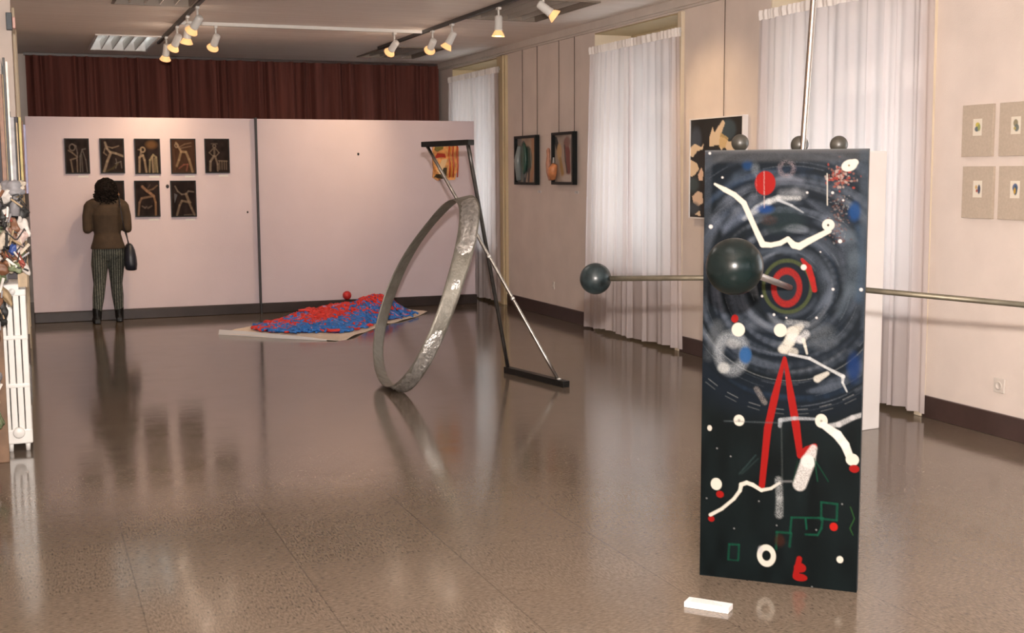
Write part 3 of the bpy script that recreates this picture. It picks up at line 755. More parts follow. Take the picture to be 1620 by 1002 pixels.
for (a, b, c, d) in ((8.925, 8.935, 1.238, 2.12), (9.80, 9.812, 1.238, 2.12), (8.935, 9.80, 2.108, 2.12), (8.935, 9.80, 1.238, 1.250)): mb.box(XR-.055, XR-.002, a, b, c, d)
mb.build('frame', M['white_matt'], t)

# four beige mounted miniatures on the right
def mini(y0, y1, z0, z1, k, label):
    t = thing('mounted_miniature', label, 'picture', (XR, (y0+y1)/2, z0), 'beige mounted miniatures on the right wall')
    MB().bevel_box(XR-.022, XR-.001, y0, y1, z0, z1, .002).build('mount', M['linen'], t)
    cv = Canvas(26, 34, (.72, .66, .56)); r = np.random.default_rng(40+k)
    P = [[(13, 12, 6, 5, (.55, .45, .08)), (11, 20, 6, 5, (.10, .13, .16)), (17, 17, 4, 7, (.30, .33, .12))],
         [(12, 12, 6, 7, (.25, .22, .14)), (15, 21, 6, 7, (.14, .16, .15)), (10, 22, 3, 3, (.45, .36, .12))],
         [(17, 17, 4, 9, (.05, .07, .13)), (9, 13, 3, 4, (.55, .35, .12)), (11, 20, 3, 3, (.4, .1, .08))],
         [(13, 13, 7, 8, (.08, .12, .25)), (14, 18, 5, 9, (.05, .10, .14)), (12, 19, 3, 6, (.55, .33, .06))]][k]
    for (x, y, a, b, c) in P: cv.ellipse((x, y), a, b, c, .95, 1.5)
    cy = (y0+y1)/2-.006; h = .105
    zc = z0+(z1-z0)*.565
    painted_slab('miniature', cv, (XR-.0235, cy+.04, zc+h/2), (0, -.078, 0), (0, 0, -h), (.001, 0, 0), M['print'], t, (.7, .65, .58))
mini(6.105, 6.372, 1.737, 2.060, 0, 'beige mounted miniature with yellow blot, upper left of the four')
mini(5.780, 6.048, 1.737, 2.060, 1, 'beige mounted miniature with grey-green blot, upper right at the picture edge')
mini(6.085, 6.352, 1.350, 1.676, 2, 'beige mounted miniature with dark blue stroke, lower left of the four')
mini(5.765, 6.035, 1.350, 1.676, 3, 'beige mounted miniature with blue-ringed blot, lower right at the picture edge')

def socket(y, z, w, h, label, col_):
    t = thing('wall_socket', label, 'socket', (XR, y, z))
    MB().bevel_box(XR-.012, XR-.0005, y-w/2, y+w/2, z-h/2, z+h/2, .003).build('face_plate', col_, t)
    MB().lathe([(w*.3, 0), (w*.3, .004), (w*.22, .005), (w*.2, .001)], (XR-.0125, y, z), (-1, 0, 0), 14).build('socket_ring', M['cornice'], t)
socket(5.975, .318, .09, .09, 'white wall socket above the skirting, under the beige miniatures', M['cornice'])
socket(12.99, .365, .05, .085, 'small pale wall socket low down, under the red-figure picture', M['cornice'])

# ================================================================== RED AND BLUE FLOOR PIECE
def floor_cloth():
    P = [(1.80, 12.96), (2.30, 12.42), (2.80, 11.97), (2.93, 12.03), (3.35, 12.68), (3.62, 13.08), (3.80, 13.22), (4.12, 13.60), (4.40, 14.02), (4.27, 14.46), (3.7, 14.42), (2.95, 14.28), (2.45, 13.75)]
    cx = sum(p[0] for p in P)/len(P); cy = sum(p[1] for p in P)/len(P)
    # densify outline, then rings toward the centre with slight wrinkles
    out = []
    for i in range(len(P)):
        a, b = P[i], P[(i+1) % len(P)]
        for k in range(6): out.append((a[0]+(b[0]-a[0])*k/6, a[1]+(b[1]-a[1])*k/6))
    rings = []
    for s in (1.0, .985, .95, .8, .6, .4, .2, .02):
        ring = []
        for i, (x, y) in enumerate(out):
            px, py = cx+(x-cx)*s, cy+(y-cy)*s
            z = .006+.003*math.sin(px*9+py*4)+.003*math.sin(py*13)
            if s > .98: z += .010*(0.5+0.5*math.sin(i*.7))
            ring.append((px, py, z))
        rings.append(ring)
    low = [[(x, y, z-.004) for x, y, z in rings[0]]]
    mb = MB(); mb.loft(low+rings, True, False, True)
    o = mb.build('floor_cloth', M['canvas_cloth'], None, fix=True)
    tag(o, 'cream cloth sheet lying flat on the floor under the red and blue tangle', 'cloth')
    # folded front-left edge
    rings = []
    for (x, y, h) in ((1.80, 12.96, .050), (2.05, 12.695, .050), (2.30, 12.42, .040), (2.55, 12.185, .028), (2.72, 12.035, .012)):
        q = Vector((x, y, 0)); s = Vector((.73, .68, 0))        # points into the sheet
        rings.append([q-s*.004+Vector((0, 0, .001)), q+s*.012+Vector((0, 0, h)), q+s*.020+Vector((0, 0, h)), q+s*.010+Vector((0, 0, .001))])
    MB().loft(rings, smooth=False).build('turned_edge', M['white_matt'], o)
floor_cloth()

HA, HB = Vector((2.45, 13.15, 0)), Vector((3.95, 13.98, 0))
HD = (HB-HA).normalized(); HL = (HB-HA).length; HS = Vector((HD.y, -HD.x, 0))     # HS points to the near edge
def heap_height(x, y):
    p = Vector((x, y, 0))-HA; t = p.dot(HD)/HL; w = p.dot(HS)
    prof = np.interp(t, [-.16, -.05, .1, .25, .5, .75, .9, 1.0, 1.12], [0, .05, .10, .13, .16, .215, .225, .12, 0.0])
    wf = np.interp(t, [-.16, 0, .12, .3, .65, 1.0, 1.12], [.35, .62, .84, .62, .44, .25, .12])
    wb = np.interp(t, [-.16, .2, .9, 1.12], [.12, .30, .34, .1])
    k = abs(w)/(wf if w > 0 else wb)
    k += .10*math.sin(9*t+2)+.07*math.sin(23*t+13*w)
    if k >= 1: return 0.0, t, k
    return prof*(1-k)**.9, t, k
def tangle():
    r = random.Random(5)
    mb = MB(); n = 0
    while n < 1700:
        t = r.uniform(-.14, 1.1)*HL; w = r.uniform(-.36, .9)
        c = HA+HD*t+HS*w
        h, tt, k = heap_height(c.x, c.y)
        if k > 1.0 or (k > .9 and r.random() < .5): continue
        n += 1
        patch = math.sin(7*c.x+3*c.y)+math.sin(11*c.y-5*c.x+1)+.5*math.sin(17*c.x)
        pb = .40+(.42 if (w > 0 and k > .52) else -.12)+.13*patch+(.18 if tt > .72 else 0)+(.3 if tt < -.02 else 0)-(.22 if .1 < tt < .55 and k < .5 else 0)
        mi = 1 if r.random() < pb else 0
        if r.random() < .03: mi = 2
        a = r.uniform(0, 6.28); pts = []
        p = Vector((c.x, c.y, 0)); cu = r.uniform(-1.3, 1.3)
        z0 = r.uniform(.8, 1.06)
        for i in range(6):
            hh = heap_height(p.x, p.y)[0]
            pts.append((p.x, p.y, .020+hh*z0+r.uniform(0, .026)))
            a += cu+r.uniform(-.5, .5); p = p+Vector((math.cos(a), math.sin(a), 0))*r.uniform(.028, .048)
        mb.tube(pts, r.uniform(.009, .016), 5, mi=mi)
    ms = [mat('red_strand', (.72, .045, .035), .5), mat('blue_strand', (.03, .19, .60), .5), mat('lilac_strand', (.42, .25, .5), .5)]
    o = mb.build('strand_tangle', ms); tag(o, 'tangled heap of red and blue strands piled on the cream cloth', 'floor artwork', kind='stuff')
    rings = []
    for i in range(26):
        row = []
        for j in range(19):
            q = HA+HD*((-.14+1.24*i/25)*HL)+HS*(-.34+1.2*j/18)
            row.append((q.x, q.y, max(.004, heap_height(q.x, q.y)[0]*.8)+.004))
        rings.append(row)
    core = MB(); fs = []
    core.loft(rings, False, False, True)
    core.f = [f for f in core.f if max(core.v[i][2] for i in f) > .016]; core.s = [True]*len(core.f); core.mi = [0]*len(core.f)
    core.build('heap_core', mat('violet_strand_mass', (.25, .05, .22), .7), o)
tangle()
tag(MB().sphere((3.615, 14.79, .170), .054, 20, 14).build('red_ball', M['red_plastic']), 'small red ball resting on the dark ledge of the right board', 'ball')

# ================================================================== STEEL RING SCULPTURE
RA = [[2.82,10.098,.698],[2.873,10.063,.83],[2.919,9.994,.948],[2.956,9.904,1.047],[2.985,9.805,1.129],[3.011,9.705,1.202],[3.035,9.604,1.271],[3.057,9.497,1.338],[3.076,9.377,1.396],[3.087,9.243,1.436],[3.084,9.101,1.445],[3.067,8.96,1.418],[3.035,8.834,1.356],[2.994,8.731,1.267],[2.947,8.65,1.162],[2.899,8.589,1.051],[2.849,8.541,.938],[2.799,8.503,.821],[2.748,8.477,.698],[2.694,8.472,.569],[2.641,8.494,.439],[2.593,8.548,.316],[2.552,8.635,.208],[2.523,8.747,.124],[2.505,8.875,.068],[2.499,9.01,.039],[2.502,9.142,.031],[2.511,9.269,.041],[2.525,9.39,.061],[2.542,9.507,.089],[2.563,9.624,.126],[2.588,9.741,.174],[2.62,9.856,.24],[2.66,9.959,.326],[2.709,10.042,.435],[2.764,10.09,.562]]
RB = [[2.956,10.219,.699],[3.014,10.184,.844],[3.065,10.113,.975],[3.107,10.017,1.086],[3.14,9.907,1.177],[3.165,9.791,1.252],[3.186,9.673,1.315],[3.204,9.552,1.372],[3.219,9.424,1.421],[3.228,9.285,1.459],[3.229,9.137,1.476],[3.216,8.985,1.463],[3.19,8.839,1.415],[3.15,8.713,1.332],[3.1,8.615,1.223],[3.046,8.546,1.097],[2.989,8.502,.966],[2.933,8.476,.833],[2.877,8.464,.699],[2.821,8.465,.562],[2.765,8.488,.424],[2.711,8.538,.288],[2.664,8.623,.166],[2.629,8.739,.068],[2.608,8.878,.012],[2.602,9.027,.008],[2.607,9.174,.008],[2.62,9.313,.010],[2.636,9.444,.017],[2.653,9.572,.037],[2.674,9.702,.073],[2.7,9.833,.122],[2.735,9.961,.193],[2.78,10.074,.289],[2.834,10.162,.41],[2.894,10.212,.55]]
def resample(P, k=4):
    P = [Vector(p) for p in P]; n = len(P); out = []
    for i in range(n):
        a, b, c, d = P[i-1], P[i], P[(i+1) % n], P[(i+2) % n]
        for j in range(k):
            t = j/k
            out.append(0.5*((2*b)+(c-a)*t+(2*a-5*b+4*c-d)*t*t+(3*b-a-3*c+d)*t**3))
    return out
def steel_ring():
    t = thing('ring_sculpture', 'large leaning steel ring pierced by two crossing rods with black end bars', 'sculpture', (3.0, 9.0, 0))
    A, B = resample(RA), resample(RB); n = len(A)
    ca = sum(A, Vector())/n; rings = []
    r = random.Random(3)
    for i in range(n):
        ia, ib = (A[i]-ca).normalized()*.005, (B[i]-ca).normalized()*.005
        row = []
        for k in range(7):
            q = A[i].lerp(B[i], k/6); q.z = max(q.z, .006); row.append(q+Vector((r.uniform(-.0007, .0007),)*3)+ia)
        for k in range(6, -1, -1):
            q = A[i].lerp(B[i], k/6); q.z = max(q.z, .006); row.append(q-ia)
        rings.append(row)
    MB().loft(rings, True, False, True, loop=True).build('ring_band', M['steel'], t)
    # weld patches: crumpled bright metal on the outer face near the top and at the foot
    wm = mat('bright_weld', (.60, .59, .57), .28, metal=.75, var=.35, scale=30, bump=1.0, bscale=50)
    def patch(i0, i1, name, k0=.12, k1=.95):
        rows = []
        for i in range(i0, i1):
            ii = i % n; nrm = (A[ii]-ca).normalized()
            # outer side offset
            tan = (A[(ii+1) % n]-A[ii-1]).normalized(); across = (B[ii]-A[ii]).normalized(); nn = tan.cross(across).normalized()
            if nn.dot(nrm) < 0: nn = -nn
            e = min(1, min(i-i0, i1-1-i)/3)
            ke = .10*(1-e)+.16*r.random()*(1 if 1 < i-i0 < i1-i0-2 else 1.6)
            row = []
            for k in range(10):
                u = (k0+ke)+(k1-k0-ke*1.3)*k/9; q = A[ii].lerp(B[ii], u); q.z = max(q.z, .006)
                ee = e*min(1, min(k, 9-k)/1.5)
                row.append(q+nn*((.0045 if e > 0 else .002)+.018*ee*r.random()))
            rows.append(row)
        MB().loft(rows, False, False, True).build(name, wm, t, fix=False)
    patch(43, 62, 'weld_patch', .04, .97); patch(77, 102, 'weld_patch', .02, .98); patch(66, 70, 'weld_patch', .1, .9)
    fA, fB = Vector((3.80, 8.74, .05)), Vector((3.66, 9.46, .05))
    tA, tB = Vector((2.994, 9.50, 1.872)), Vector((3.20, 9.10, 1.878))
    def rod(p, q, r_, m, name='rod'):
        pts = [p.lerp(q, k/10) for k in range(11)]
        return MB().tube(pts, r_, 10).build(name, m, t)
    rod(fA, tA, .0135, mat('bright_steel_rod', (.40, .38, .35), .3, metal=1.0, var=.3, scale=25), 'long_rod')
    rod(fB, tB, .016, M['rod_dark'], 'upright_rod')
    for u in (.34, .52, .68):
        p = fA.lerp(tA, u); dd = (tA-fA).normalized()
        MB().tube([p-dd*.02, p, p+dd*.02], [.012, .02, .012], 8).build('weld_bead', wm, t)
    def bar(p, q, w, h, name):
        d = (q-p).normalized(); s = Vector((d.y, -d.x, 0)).normalized(); u = d.cross(s); 
        if u.z < 0: u = -u
        T = Matrix((( d.x, s.x, u.x, p.x), (d.y, s.y, u.y, p.y), (d.z, s.z, u.z, p.z), (0, 0, 0, 1)))
        L = (q-p).length
        MB().bevel_box(0, L, -w/2, w/2, 0, h, .004, T).build(name, M['blackened'], t)
    bar(Vector((3.665, 9.50, 0)), Vector((3.825, 8.63, 0)), .06, .05, 'floor_bar')
    bar(Vector((2.982, 9.53, 1.858)), Vector((3.217, 9.068, 1.865)), .07, .042, 'top_bar')
    MB().lathe([(.018, 0), (.018, .01), (.0, .014)], (3.80, 8.72, .05), (0, 0, 1), 10).build('rod_foot', wm, t)
steel_ring()

# ================================================================== PAINTED PANEL SCULPTURE
PE = Vector((.737, -.675, 0)).normalized(); PN = Vector((-.675, -.737, 0)).normalized()
PO = Vector((2.514, 4.321, 0)); PW, PH, PT = .626, 1.735, .045
Hm = np.array([[0.004906254348,8.761168479e-05,-5.510950197],[-4.03131091e-20,0.001741720294,-0.4145294299],[0.0002034415979,-6.019100165e-05,1]])
def panel_canvas():
    W, Hh = 250, 690
    cv = Canvas(W, Hh, (.0075, .0125, .0135)); cv.noise(14, .35, 3)
    def uv(x, y):
        q = Hm @ np.array([x, y, 1.0]); return q[0]/q[2]*W, q[1]/q[2]*Hh
    k1, k2 = 3.34, 2.087
    A = lambda x, y: uv(1090+x/k1, 220+y/k1)
    B = lambda x, y: uv(1090+x/k2, 500+y/k2)
    def S(f, pts, w, c, a=1.0, soft=1.0, rough=0.0):
        k = k1 if f is A else k2
        w = [q/k for q in w] if isinstance(w, (list, tuple)) else w/k
        cv.stroke([f(*p) for p in pts], w, c, a, soft, rough)
    def E_(f, c, rx, ry, col_, a=1.0, soft=1.0, ring=None, rot=0, rough=0.0):
        k = k1 if f is A else k2
        cv.ellipse(f(*c), rx/k, ry/k, col_, a, soft, ring/k if ring else None, rot, rough)
    wht, red, grn, olv = (.50, .48, .43), (.27, .014, .012), (.008, .085, .05), (.075, .09, .035)
    # night-blue ground of the upper part
    cx, cy = A(525, 775)
    RR = np.hypot(cv.X-cx, cv.Y-cy)
    m = np.clip((245-RR)/45, 0, 1)*np.clip((400-(cv.Y-0))/40+1.2, 0, 1)
    m2 = np.clip((330-cv.Y)/90, 0, 1)
    mm = np.maximum(m, m2)[..., None]
    cv.a = cv.a*(1-mm)+np.array((.010, .016, .024))*mm
    # circular brush marks round the centre
    r = random.Random(9)
    for i in range(330):
        rad = r.uniform(46, 270); a0 = r.uniform(0, 6.28); ln = r.uniform(.3, 1.5)
        if rad > 190 and math.sin(a0+ln/2) > .5: continue
        w0 = r.uniform(3, 15); j = r.uniform(-10, 10)
        pts = [(cx+(rad+j*k/10)*math.cos(a0+ln*k/10), cy+(rad+j*k/10)*.98*math.sin(a0+ln*k/10)) for k in range(11)]
        z = r.random()
        c = (.115, .135, .17) if z < .38 else (.006, .010, .012) if z < .80 else (.03, .055, .10) if z < .92 else (.22, .24, .27)
        cv.stroke(pts, [w0*(.35+.65*math.sin(math.pi*(k+.5)/11)) for k in range(11)], c, r.uniform(.10, .36), r.uniform(3, 7), .35)
    for i in range(90):
        rad = r.uniform(46, 210); a0 = r.uniform(0, 6.28); ln = r.uniform(.2, .7)
        pts = [(cx+rad*math.cos(a0+ln*k/6), cy+rad*math.sin(a0+ln*k/6)) for k in range(7)]
        cv.stroke(pts, r.uniform(.8, 2), (.17, .19, .22) if r.random() < .6 else (.004, .007, .008), r.uniform(.15, .35), 1.5, .4)
    for rad, al in ((150, .35), (196, .4), (203, .25)):
        a0 = .25 if rad > 160 else .1
        for k in range(26):
            a = a0+k*.095
            if rad > 190 and (k % 2): continue
            cv.stroke([(cx+rad*math.cos(a), cy+rad*math.sin(a)), (cx+rad*math.cos(a+.09), cy+rad*math.sin(a+.09))], 1.6, (.32, .33, .33), al, 1.2, .3)
    # pale arcs on the right and top
    S(A, [(118, 560), (150, 430), (225, 325), (330, 255)], [20, 60, 60, 20], (.15, .17, .21), .40, 9, .4)
    S(A, [(190, 500), (260, 380), (350, 310), (420, 290)], [10, 44, 40, 10], (.17, .19, .23), .40, 8, .4)
    S(A, [(640, 330), (740, 420), (810, 540), (820, 660)], [10, 40, 44, 14], (.14, .16, .20), .40, 8, .4)
    S(A, [(560, 620), (640, 640), (720, 730), (730, 850), (650, 950)], [10, 40, 50, 50, 20], (.10, .12, .15), .40, 10, .4)
    S(A, [(250, 940), (330, 985), (450, 1000)], [10, 40, 30], (.14, .16, .19), .35, 9, .4)
    S(A, [(470, 215), (540, 205), (600, 225)], [10, 26, 8], (.22, .24, .28), .5, 5, .3)
    S(A, [(760, 420), (850, 520), (880, 640), (860, 800), (800, 930)], [10, 60, 80, 70, 30], (.10, .125, .15), .55, 10, .3)
    S(A, [(905, 480), (925, 650), (900, 850)], 40, (.05, .085, .13), .6, 8, .3)
    S(A, [(300, 420), (370, 370), (430, 335), (480, 315), (590, 316)], [20, 34, 30, 26, 22], (.45, .46, .46), .8, 4, .35)
    S(A, [(420, 260), (500, 215), (600, 230)], 40, (.13, .14, .17), .6, 10, .3)
    S(A, [(500, 290), (570, 285), (610, 295)], 36, (.26, .27, .29), .55, 9, .3)
    S(A, [(480, 325), (550, 355), (610, 392)], [14, 12, 6], (.38, .4, .42), .8, 2)
    S(A, [(200, 470), (290, 410), (350, 385)], 40, (.16, .19, .25), .5, 9, .3)
    S(A, [(160, 300), (260, 200), (330, 160)], 30, (.06, .08, .11), .6, 9, .3); S(A, [(390, 600), (480, 580), (560, 600)], 30, (.09, .11, .14), .5, 9)
    E_(A, (500, 430), 110, 70, (.022, .04, .042), .7, 12, rough=.4); E_(A, (430, 430), 40, 26, (.09, .035, .025), .5, 6, rough=.6)
    E_(A, (880, 390), 30, 46, (.008, .055, .16), .9, 6); E_(A, (410, 372), 44, 22, (.012, .05, .16), .9, 5); E_(A, (320, 140), 26, 26, (.012, .05, .13), .8, 6)
    E_(A, (525, 160), 36, 36, (.22, .18, .19), .8, 4, ring=22, rough=.7); E_(A, (360, 160), 20, 28, (.2, .22, .24), .6, 6, rough=.4)
    for _ in range(120):
        px, py = r.gauss(805, 36), r.gauss(205, 34)
        E_(A, (px, py), r.uniform(3, 8), r.uniform(3, 8), r.choice([(.28, .05, .035), (.2, .09, .07), (.30, .24, .22)]), .8)
    for _ in range(150):
        px, py = r.gauss(795, 26), r.uniform(300, 560)
        E_(A, (px, py), r.uniform(2, 6), r.uniform(2, 6), r.choice([(.10, .04, .03), (.16, .10, .09), (.2, .2, .2)]), .6)
    # grey border
    S(A, [(95, 92), (955, 92)], 62, (.075, .078, .084), .8, 6, .25); S(A, [(95, 60), (955, 62)], 34, (.10, .102, .108), .8, 4, .2)
    S(A, [(112, 70), (108, 560), (100, 900)], [46, 34, 18], (.06, .07, .085), .7, 5, .3); S(A, [(935, 70), (930, 500), (925, 1000)], [50, 40, 24], (.06, .078, .10), .7, 6, .3)
    S(A, [(100, 62), (955, 62)], 8, (.16, .16, .16), .7, 2)
    # red disc, dotted line, eyes
    E_(A, (412, 236), 53, 62, red, 1, 1.5)
    S(A, [(407, 175), (407, 365)], 5, (.45, .36, .34), .8, 1, .5); S(A, [(365, 190), (367, 300)], 3, (.4, .3, .3), .5, 1, .6)
    E_(A, (853, 148), 40, 29, wht, 1, 1.2, rot=-.35); E_(A, (880, 132), 20, 17, wht); E_(A, (851, 148), 5, 5, (.2, .15, .1))
    S(A, [(737, 190), (737, 355)], 5, wht, .9)
    S(A, [(148, 238), (200, 268), (250, 295), (300, 340), (335, 420), (370, 500), (398, 558), (440, 562), (490, 552), (530, 530), (560, 563), (590, 570), (640, 542), (700, 512), (745, 490)], [12, 26, 26, 28, 27, 28, 32, 26, 25, 24, 34, 36, 32, 28, 26], wht, 1, 1.2)
    E_(A, (742, 459), 31, 30, wht); E_(A, (741, 460), 6, 6, (.06, .05, .05))
    # target
    E_(A, (525, 780), 122, 134, olv, .9, 2, ring=18, rough=.25); E_(A, (525, 780), 60, 74, (.02, .03, .04), .9, 3)
    E_(A, (522, 786), 66, 86, (.28, .02, .016), 1, 2, ring=28, rough=.25)
    S(A, [(604, 640), (636, 682), (655, 740), (668, 800)], [16, 34, 30, 26], (.30, .018, .016), 1, 1.3, .15); E_(A, (612, 680), 15, 15, (.55, .45, .43))
    for (x, y, q) in ((125, 462, 11), (188, 204, 6), (632, 288, 6), (765, 290, 7), (393, 830, 6), (912, 800, 9), (765, 797, 7), (803, 545, 10), (455, 928, 7), (678, 946, 6), (520, 945, 5), (122, 76, 7), (820, 330, 5), (700, 600, 4), (250, 600, 4)):
        E_(A, (x, y), q, q, (.5, .48, .47))
    E_(A, (250, 946), 18, 20, red)
    # cloudy whites in the middle band
    E_(B, (100, 60), 30, 44, (.12, .13, .14), .5, 12, rough=.4); S(B, [(100, 30), (70, 130)], 36, (.10, .11, .12), .5, 8, .4)
    E_(B, (145, 122), 44, 56, (.30, .32, .34), .75, 8, ring=30, rough=.4); E_(B, (118, 170), 20, 18, (.40, .41, .40), .8, 4, rough=.3); E_(B, (150, 90), 22, 16, (.34, .35, .36), .7, 5, rough=.3)
    E_(B, (190, 128), 20, 28, (.02, .09, .22), .9, 4); E_(B, (545, 170), 20, 44, (.008, .035, .12), .8, 7)
    E_(B, (167, 44), 22, 23, wht); E_(B, (155, 10), 11, 11, red)
    E_(B, (440, 70), 50, 40, (.15, .165, .18), .5, 12, rough=.4)
    E_(B, (305, 47), 21, 22, wht); S(B, [(315, 108), (335, 85), (345, 55), (372, 34)], [30, 34, 40, 22], wht, .9, 3, .35); S(B, [(340, 70), (372, 78), (388, 60)], 26, (.5, .5, .5), .8, 4, .4)
    S(B, [(380, 78), (386, 100), (392, 124)], [12, 9, 7], wht, .8, 1.5); S(B, [(310, 110), (350, 118)], 26, wht, .8, 3, .3); S(B, [(330, 20), (392, 28)], 18, (.34, .35, .36), .7, 4, .4)
    S(B, [(335, 126), (400, 140), (450, 168), (510, 200), (508, 220), (522, 250)], [8, 10, 8, 12, 7, 5], (.45, .46, .46), .9, 1.5, .2); S(B, [(425, 208), (458, 190)], [24, 14], wht, .9, 2, .2)
    S(B, [(226, 240), (252, 284)], 18, (.22, .20, .19), .8, 3, .5)
    # lower half
    S(B, [(318, 138), (285, 270), (262, 370), (242, 560)], [10, 24, 24, 20], red); S(B, [(320, 140), (340, 270), (355, 360), (368, 460)], [10, 24, 26, 20], red); S(B, [(368, 456), (392, 440), (416, 428)], [22, 22, 16], red)
    S(B, [(412, 436), (394, 480), (366, 555)], [24, 46, 44], (.56, .54, .52), .95, 3, .3)
    E_(B, (168, 343), 18, 19, wht); E_(B, (168, 343), 5, 5, (.3, .28, .26)); E_(B, (71, 368), 8, 10, wht, .9)
    S(B, [(120, 345), (300, 352)], 5, (.10, .12, .13), .6, 2, .4); S(B, [(302, 362), (304, 343), (350, 337), (425, 340)], [12, 14, 12, 8], (.34, .36, .38), .85, 2, .3)
    S(B, [(460, 362), (495, 358), (540, 336), (580, 324)], [12, 18, 16, 14], (.42, .42, .42), .85, 2.5, .25)
    E_(B, (438, 346), 20, 23, wht); E_(B, (438, 346), 4, 4, (.3, .28, .25)); S(B, [(445, 360), (490, 392), (515, 425), (532, 468)], [22, 30, 28, 24], (.56, .54, .51), 1, 1.6, .1); E_(B, (539, 474), 21, 20, wht); E_(B, (545, 504), 16, 13, red)
    E_(B, (92, 553), 19, 21, wht); E_(B, (104, 587), 13, 12, red); E_(B, (75, 668), 11, 10, red)
    S(B, [(72, 655), (110, 635), (150, 602), (170, 575), (174, 555), (192, 549), (212, 556), (240, 574), (272, 568), (300, 550)], [12, 11, 11, 12, 14, 14, 14, 12, 10, 9], wht, .95, 1.2)
    S(B, [(300, 545), (340, 545)], 7, (.2, .2, .2), .6, 2); S(B, [(297, 540), (300, 600), (298, 655)], [24, 22, 26], (.40, .41, .41), .65, 4, .55); S(B, [(307, 352), (309, 540)], 5, (.09, .1, .1), .6, 2, .4)
    S(B, [(168, 520), (222, 458)], 5, (.03, .05, .05), .8, 2); S(B, [(176, 520), (230, 470)], 5, (.025, .04, .04), .8, 2)
    S(B, [(436, 672), (437, 614), (489, 620), (487, 674), (436, 668)], 7, grn, .9, 1.5, .3); S(B, [(334, 715), (339, 664), (441, 666), (437, 700), (424, 722), (385, 720)], 7, grn, .9, 1.5, .3); S(B, [(385, 668), (388, 702)], 6, grn, .9, 1.5)
    S(B, [(288, 768), (291, 712), (337, 716), (332, 760)], 8, grn, .8, 1.5, .3); S(B, [(130, 802), (134, 752), (166, 754), (163, 805)], 7, grn, .8, 1.5, .3); S(B, [(130, 803), (160, 806)], 5, grn, .7, 1.5, .3)
    S(B, [(532, 630), (545, 668), (530, 700), (540, 722)], 3.5, (.03, .09, .03), .9, 1); S(B, [(415, 470), (425, 545)], 4, (.01, .07, .04), .8, 1.2); S(B, [(420, 480), (460, 545)], 4, (.01, .07, .04), .7, 1.2); S(B, [(360, 480), (344, 545)], 3, (.01, .06, .03), .6, 1.2)
    E_(B, (477, 695), 13, 14, (.36, .02, .015)); E_(B, (256, 790), 23, 28, wht, 1, 1.2, ring=17); E_(B, (497, 803), 11, 12, wht); E_(B, (236, 772), 8, 14, (.4, .4, .42), .6, 3)
    S(B, [(364, 800), (352, 855)], [18, 20], red); E_(B, (366, 830), 20, 16, red); E_(B, (366, 862), 24, 13, red)
    S(B, [(45, 855), (200, 880), (420, 905), (550, 915)], 8, (.03, .045, .05), .7, 2, .5); E_(B, (300, 740), 16, 20, (.06, .02, .012), .6, 5)
    for (x, y) in ((95, 435), (140, 462), (232, 610), (420, 705), (290, 690), (150, 700), (505, 620), (60, 600), (405, 893)): E_(B, (x, y), 3, 3, (.22, .22, .22), .8)
    cv.a = .70*cv.a*(np.clip(cv.a, 1e-4, 1)/.45)**.22
    return cv
def panel_sculpture():
    t = thing('panel_sculpture', 'tall dark door panel painted as a night sky, with rods and balls', 'sculpture', PO+PE*PW/2)
    painted_slab('painted_panel', panel_canvas(), PO+Vector((0, 0, PH)), PE*PW, Vector((0, 0, -PH)), -PN*PT, M['paint_gloss'], t, (.06, .065, .07))
    ctr = Vector((2.767, 4.089, 1.199))
    ball_m = mat('black_green_gloss', (.003, .006, .006), .26, var=.5, scale=9, spec=.18)
    speck = mat('speckled_black_ball', (.010, .016, .018), .32, var=.8, scale=24, spec=.3)
    fb = Vector((1.933, 3.143, 1.373)); d = (fb-ctr).normalized()
    MB().tube([ctr-d*.02, fb-d*.07], .0118, 12).build('front_rod', mat('grey_steel_tube', (.34, .31, .29), .45, metal=.6), t)
    o = MB().sphere(fb, .0845, 40, 26).build('front_ball', ball_m, t); o['label'] = 'glossy black ball at the front'
    # side rods behind the panel
    lb = Vector((2.208, 4.683, 1.208)); cb = ctr-PN*.062
    MB().tube([lb, Vector((2.558, 4.372, 1.223)), Vector((2.815, 4.14, 1.236))], .0112, 12).build('left_rod', M['tube_steel'], t)
    o = MB().sphere(lb, .066, 32, 20).build('left_ball', speck, t); o['label'] = 'dark blue-black ball at the left end'
    rr = Vector((3.411, 3.568, 1.155))-Vector((3.021, 3.924, 1.191))
    p0 = Vector((3.025, 3.934, 1.191)); MB().tube([p0-rr*.56, p0+rr*1.55], .0112, 12).build('right_rod', M['tube_steel'], t)
    MB().sphere(p0+rr*1.6, .066, 28, 18).build('right_ball', speck, t)
    # upright rod
    q0 = Vector((2.80, 4.115, 1.16)); q1 = Vector((2.820, 4.101, 1.736)); q2 = Vector((2.842, 4.082, 2.32)); q3 = q2+(q2-q1)*.75
    MB().tube([q0, q1, q2, q3], .0120, 12).build('upright_rod', mat('bright_chrome_rod', (.36, .31, .27), .25, metal=1.0), t)
    MB().sphere(q3, .066, 28, 18).build('top_ball', speck, t)
    km = mat('dull_bronze_knob', (.035, .032, .026), .4, var=.25, scale=20)
    for p in ((2.655, 4.290, 1.764), (2.826, 4.132, 1.754), (2.936, 4.031, 1.752)):
        k = MB().sphere(p, .0345, 24, 16).build('knob', km, t)
        MB().tube([(p[0], p[1], p[2]-.03), (p[0], p[1], 1.58)], .008, 8).build('knob_peg', M['blackened'], k)
    MB().bevel_box(0, 1, 0, 1, 0, 1, .02, Matrix(((PE.x*.56, -PN.x*.05, 0, PO.x+PE.x*.03-PN.x*.046), (PE.y*.56, -PN.y*.05, 0, PO.y+PE.y*.03-PN.y*.046), (0, 0, .07, 1.52), (0, 0, 0, 1)))).build('back_rail', M['blackened'], t)
